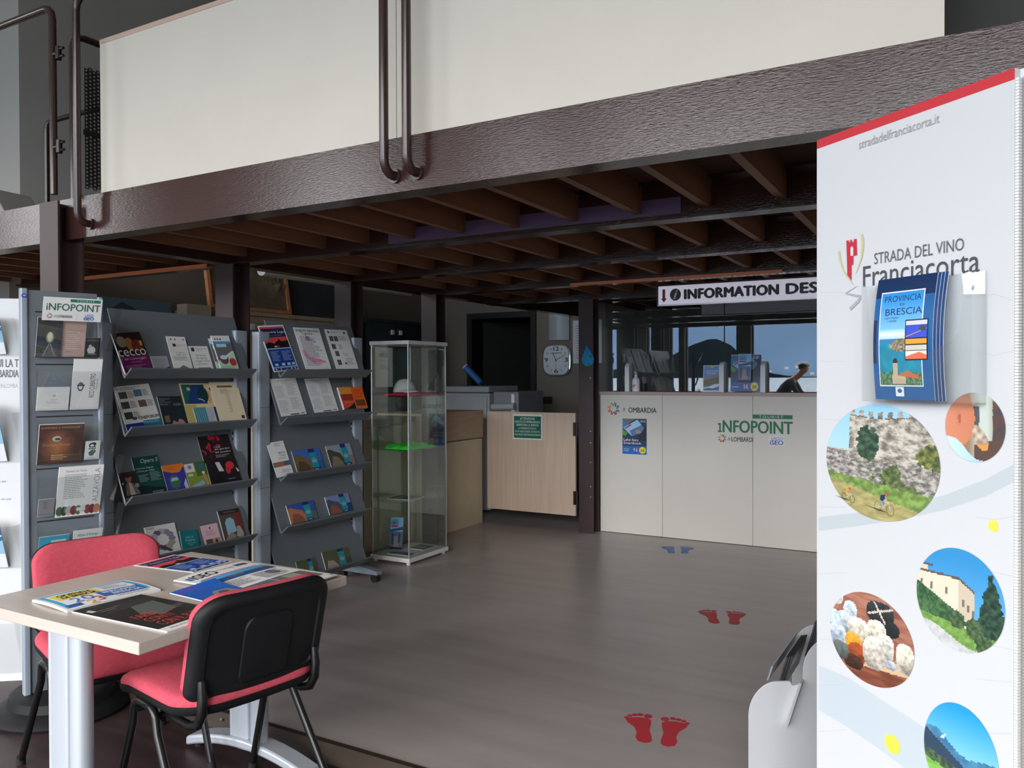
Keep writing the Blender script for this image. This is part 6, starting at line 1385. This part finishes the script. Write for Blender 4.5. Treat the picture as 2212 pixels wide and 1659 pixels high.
# ------------------------------------------------------------------ cyclist outside, seen only mirrored in the desk screen
v_ = CAM + ray(1735, 800) * (18.4 / F); hp = Vector((v_.x, 2 * YS - v_.y, v_.z))
GZ = -.15
pz = thing('person', 'person in dark jersey and white cycle helmet leaning on a bicycle outside', 'person', (hp.x - .3, hp.y, GZ))
Hh = hp.z - GZ
def skin(name, pts, edges, rad, mt, parent, root=0, sub=2):
    me = bpy.data.meshes.new(name); me.from_pydata(pts, edges, []); o = bpy.data.objects.new(name, me); COL.objects.link(o); o.parent = parent
    md = o.modifiers.new('skin', 'SKIN'); md.use_smooth_shade = True
    sk = me.skin_vertices[0].data if me.skin_vertices else None
    if sk is None:
        bm = bmesh.new(); bm.from_mesh(me); bm.verts.layers.skin.verify(); bm.to_mesh(me); bm.free(); sk = me.skin_vertices[0].data
    for i, r_ in enumerate(rad): sk[i].radius = (r_, r_) if not isinstance(r_, tuple) else r_
    sk[root].use_root = True
    s_ = o.modifiers.new('sub', 'SUBSURF'); s_.levels = sub; s_.render_levels = sub
    me.materials.append(mt); return o
sx, hz = .18, Hh - .20
pts = [(-.3, 0, .92), (-.18, 0, 1.06), (0, 0, hz - .07), (.1, 0, hz), (.2, 0, hz + .09), (.29, 0, hz + .17), (.32, 0, hz + .24),
       (.06, -sx, hz - .06), (.2, -.24, hz - .3), (.42, -.22, hz - .44), (.5, -.21, hz - .47),
       (.06, sx, hz - .06), (.2, .24, hz - .3), (.42, .22, hz - .44), (.5, .21, hz - .47),
       (-.26, -.1, .86), (-.02, -.13, .5), (-.12, -.13, .12), (.02, -.13, .06),
       (-.26, .1, .86), (-.16, .16, .46), (-.3, .18, .06), (-.15, .18, .03)]
ed = [(0, 1), (1, 2), (2, 3), (3, 4), (4, 5), (5, 6), (2, 7), (7, 8), (8, 9), (9, 10), (2, 11), (11, 12), (12, 13), (13, 14), (0, 15), (15, 16), (16, 17), (17, 18), (0, 19), (19, 20), (20, 21), (21, 22)]
rd = [.14, .14, .15, .085, .075, .08, .07, .07, .05, .036, .04, .07, .05, .036, .04, .1, .065, .045, .04, .1, .065, .045, .04]
skin('body', pts, ed, rd, M['skin'], pz)
jp = [(-.28, 0, .95), (-.18, 0, 1.06), (0, 0, hz - .07), (.08, 0, hz - .02), (.06, -sx, hz - .06), (.2, -.24, hz - .3), (.3, -.232, hz - .37), (.06, sx, hz - .06), (.2, .24, hz - .3), (.3, .232, hz - .37)]
skin('jersey', jp, [(0, 1), (1, 2), (2, 3), (2, 4), (4, 5), (5, 6), (2, 7), (7, 8), (8, 9)], [.155, .155, .165, .09, .085, .06, .05, .085, .06, .05], M['jersey'], pz)
hc = (.31, 0, hz + .245)
def ovoid(name, mt, c, rx, ry, rz_, z0=-1., sq_=1.):
    n, m_ = 20, 12; v = []; f = []
    for j in range(m_ + 1):
        q = math.asin(max(-1, min(1, z0 + (1 - z0) * j / m_)))
        for i in range(n): v.append((c[0] + rx * math.cos(q) * math.cos(2 * math.pi * i / n), c[1] + ry * math.cos(q) * math.sin(2 * math.pi * i / n), c[2] + rz_ * math.sin(q)))
    for j in range(m_):
        for i in range(n): f.append((j * n + i, j * n + (i + 1) % n, (j + 1) * n + (i + 1) % n, (j + 1) * n + i))
    return MB().add(v, f).build(name, mt, pz, smooth=70)
ovoid('face', M['skin'], hc, .1, .078, .125)
ovoid('hair', M['dark'], (hc[0] - .018, 0, hc[2] + .02), .1, .084, .112, -.3)
ovoid('helmet_liner', M['felt'], (hc[0] - .005, 0, hc[2] + .03), .118, .092, .11, .12)
for k in range(7):
    y = -.078 + .026 * k; w_ = math.sqrt(max(.1, 1 - (y / .108) ** 2))
    MB().tube([(hc[0] - .01 + .15 * w_ * math.cos(R(a)), y, hc[2] + .03 + .122 * w_ * math.sin(R(a))) for a in (172, 150, 125, 100, 75, 50, 28, 10)], .012, 8).build('helmet_rib', M['helmet'], pz, smooth=50)
MB().lathe([(.013, 0), (.019, .016), (.009, .045)], 10, 0, (hc[0] + .098, 0, hc[2] - .03)).build('nose', M['skin'], pz, smooth=50)
for s_ in (-1, 1):
    MB().lathe([(.008, 0), (.017, .02), (.009, .05)], 10, 0, (hc[0] - .005, s_ * .08, hc[2] - .035)).build('ear', M['skin'], pz, smooth=50)
    MB().lathe([(.004, -.006), (.008, 0), (.004, .006)], 10, 0, (hc[0] + .092, s_ * .033, hc[2] + .008)).build('eye', M['dark'], pz, smooth=50)
B(hc[0] + .085, -.022, hc[2] - .062, hc[0] + .094, .022, hc[2] - .054).build('mouth', M['orange_tone'], pz)
bk = thing('bicycle', 'dark bicycle under the leaning cyclist outside', 'bicycle', (hp.x - .3, hp.y, GZ))
for nm, x in (('wheel', -.55), ('wheel', .5)): MB().tube([(x + .33 * math.cos(R(15 * i)), 0, .345 + .33 * math.sin(R(15 * i))) for i in range(25)], .014, 8, cap=False).build(nm, M['rubber'], bk, smooth=50)
MB().tube([(-.55, 0, .345), (-.12, 0, .3), (.36, 0, .78), (-.24, 0, .8), (-.12, 0, .3)], .015, 8).tube([(.5, 0, .345), (.36, 0, .84)], .014, 8).tube([(-.55, 0, .345), (-.24, 0, .8)], .01, 8).build('frame', M['blacksteel'], bk, smooth=50)
MB().tube([(.5, -.24, .93), (.38, -.2, .9), (.36, 0, .88), (.38, .2, .9), (.5, .24, .93)], .013, 8).build('handlebar', M['blacksteel'], bk, smooth=50)
B(-.36, -.07, .82, -.12, .07, .86).build('saddle', M['rubber'], bk, bevel=.02)

# ------------------------------------------------------------------ daylight
W = bpy.data.worlds.new('World'); S.world = W; W.use_nodes = True
nt = W.node_tree; nt.nodes.clear(); N = nt.nodes; L = nt.links
o = N.new('ShaderNodeOutputWorld'); bg = N.new('ShaderNodeBackground'); tc = N.new('ShaderNodeTexCoord')
sp = N.new('ShaderNodeSeparateXYZ'); cr = N.new('ShaderNodeValToRGB')
L.new(tc.outputs['Generated'], sp.inputs[0]); L.new(sp.outputs['Z'], cr.inputs[0]); L.new(cr.outputs[0], bg.inputs[0]); L.new(bg.outputs[0], o.inputs[0])
e = cr.color_ramp.elements
e[0].position = 0.; e[0].color = (.80, .84, .90, 1); e[1].position = .5; e[1].color = (1., .97, .92, 1)
bg.inputs[1].default_value = 11.0
for i, (a, b) in enumerate(ops):
    if b - a < .25: continue
    ld = bpy.data.lights.new('window_daylight', 'AREA'); ld.shape = 'RECTANGLE'; ld.size = b - a; ld.size_y = ZL if a < -7 else ZT; ld.cycles.is_portal = True
    lo = bpy.data.objects.new('window_daylight', ld); COL.objects.link(lo); lo.location = ((a + b) / 2, YW - .2, ld.size_y / 2); lo.rotation_euler = (R(90), 0, 0)
ld = bpy.data.lights.new('window_daylight', 'AREA'); ld.shape = 'RECTANGLE'; ld.size = LW1 - LW0; ld.size_y = 2.0; ld.cycles.is_portal = True  # portal for the added side window
lo = bpy.data.objects.new('window_daylight', ld); COL.objects.link(lo); lo.location = (-9.33, (LW0 + LW1) / 2, 3.3); lo.rotation_euler = (R(90), 0, R(-90))  # placed at the added, unseen side window
S.view_settings.view_transform = 'Standard'; S.view_settings.look = 'None'; S.view_settings.gamma = 1; S.view_settings.use_curve_mapping = False
S.view_settings.exposure = .38
S.cycles.max_bounces = 10; S.cycles.diffuse_bounces = 4; S.cycles.glossy_bounces = 4; S.cycles.transparent_max_bounces = 16
S.cycles.caustics_reflective = False; S.cycles.caustics_refractive = False; S.cycles.sample_clamp_indirect = 6
S.cycles.use_adaptive_sampling = True; S.cycles.adaptive_threshold = .02; S.cycles.use_denoising = True
for ob in COL.objects:
    g_ = {'steel_column': 'brown steel columns', 'ceiling_beam': 'brown steel ceiling beams', 'parapet_panel': 'cream parapet panels', 'guard_rail': 'tubular guard rails', 'brochure_rack': 'grey brochure racks', 'office_chair': 'red chairs at the table', 'folded_shirt': 'folded shirts in the glass case'}.get(ob.name.split('.')[0])
    if g_ and ob.parent is None: ob['group'] = g_
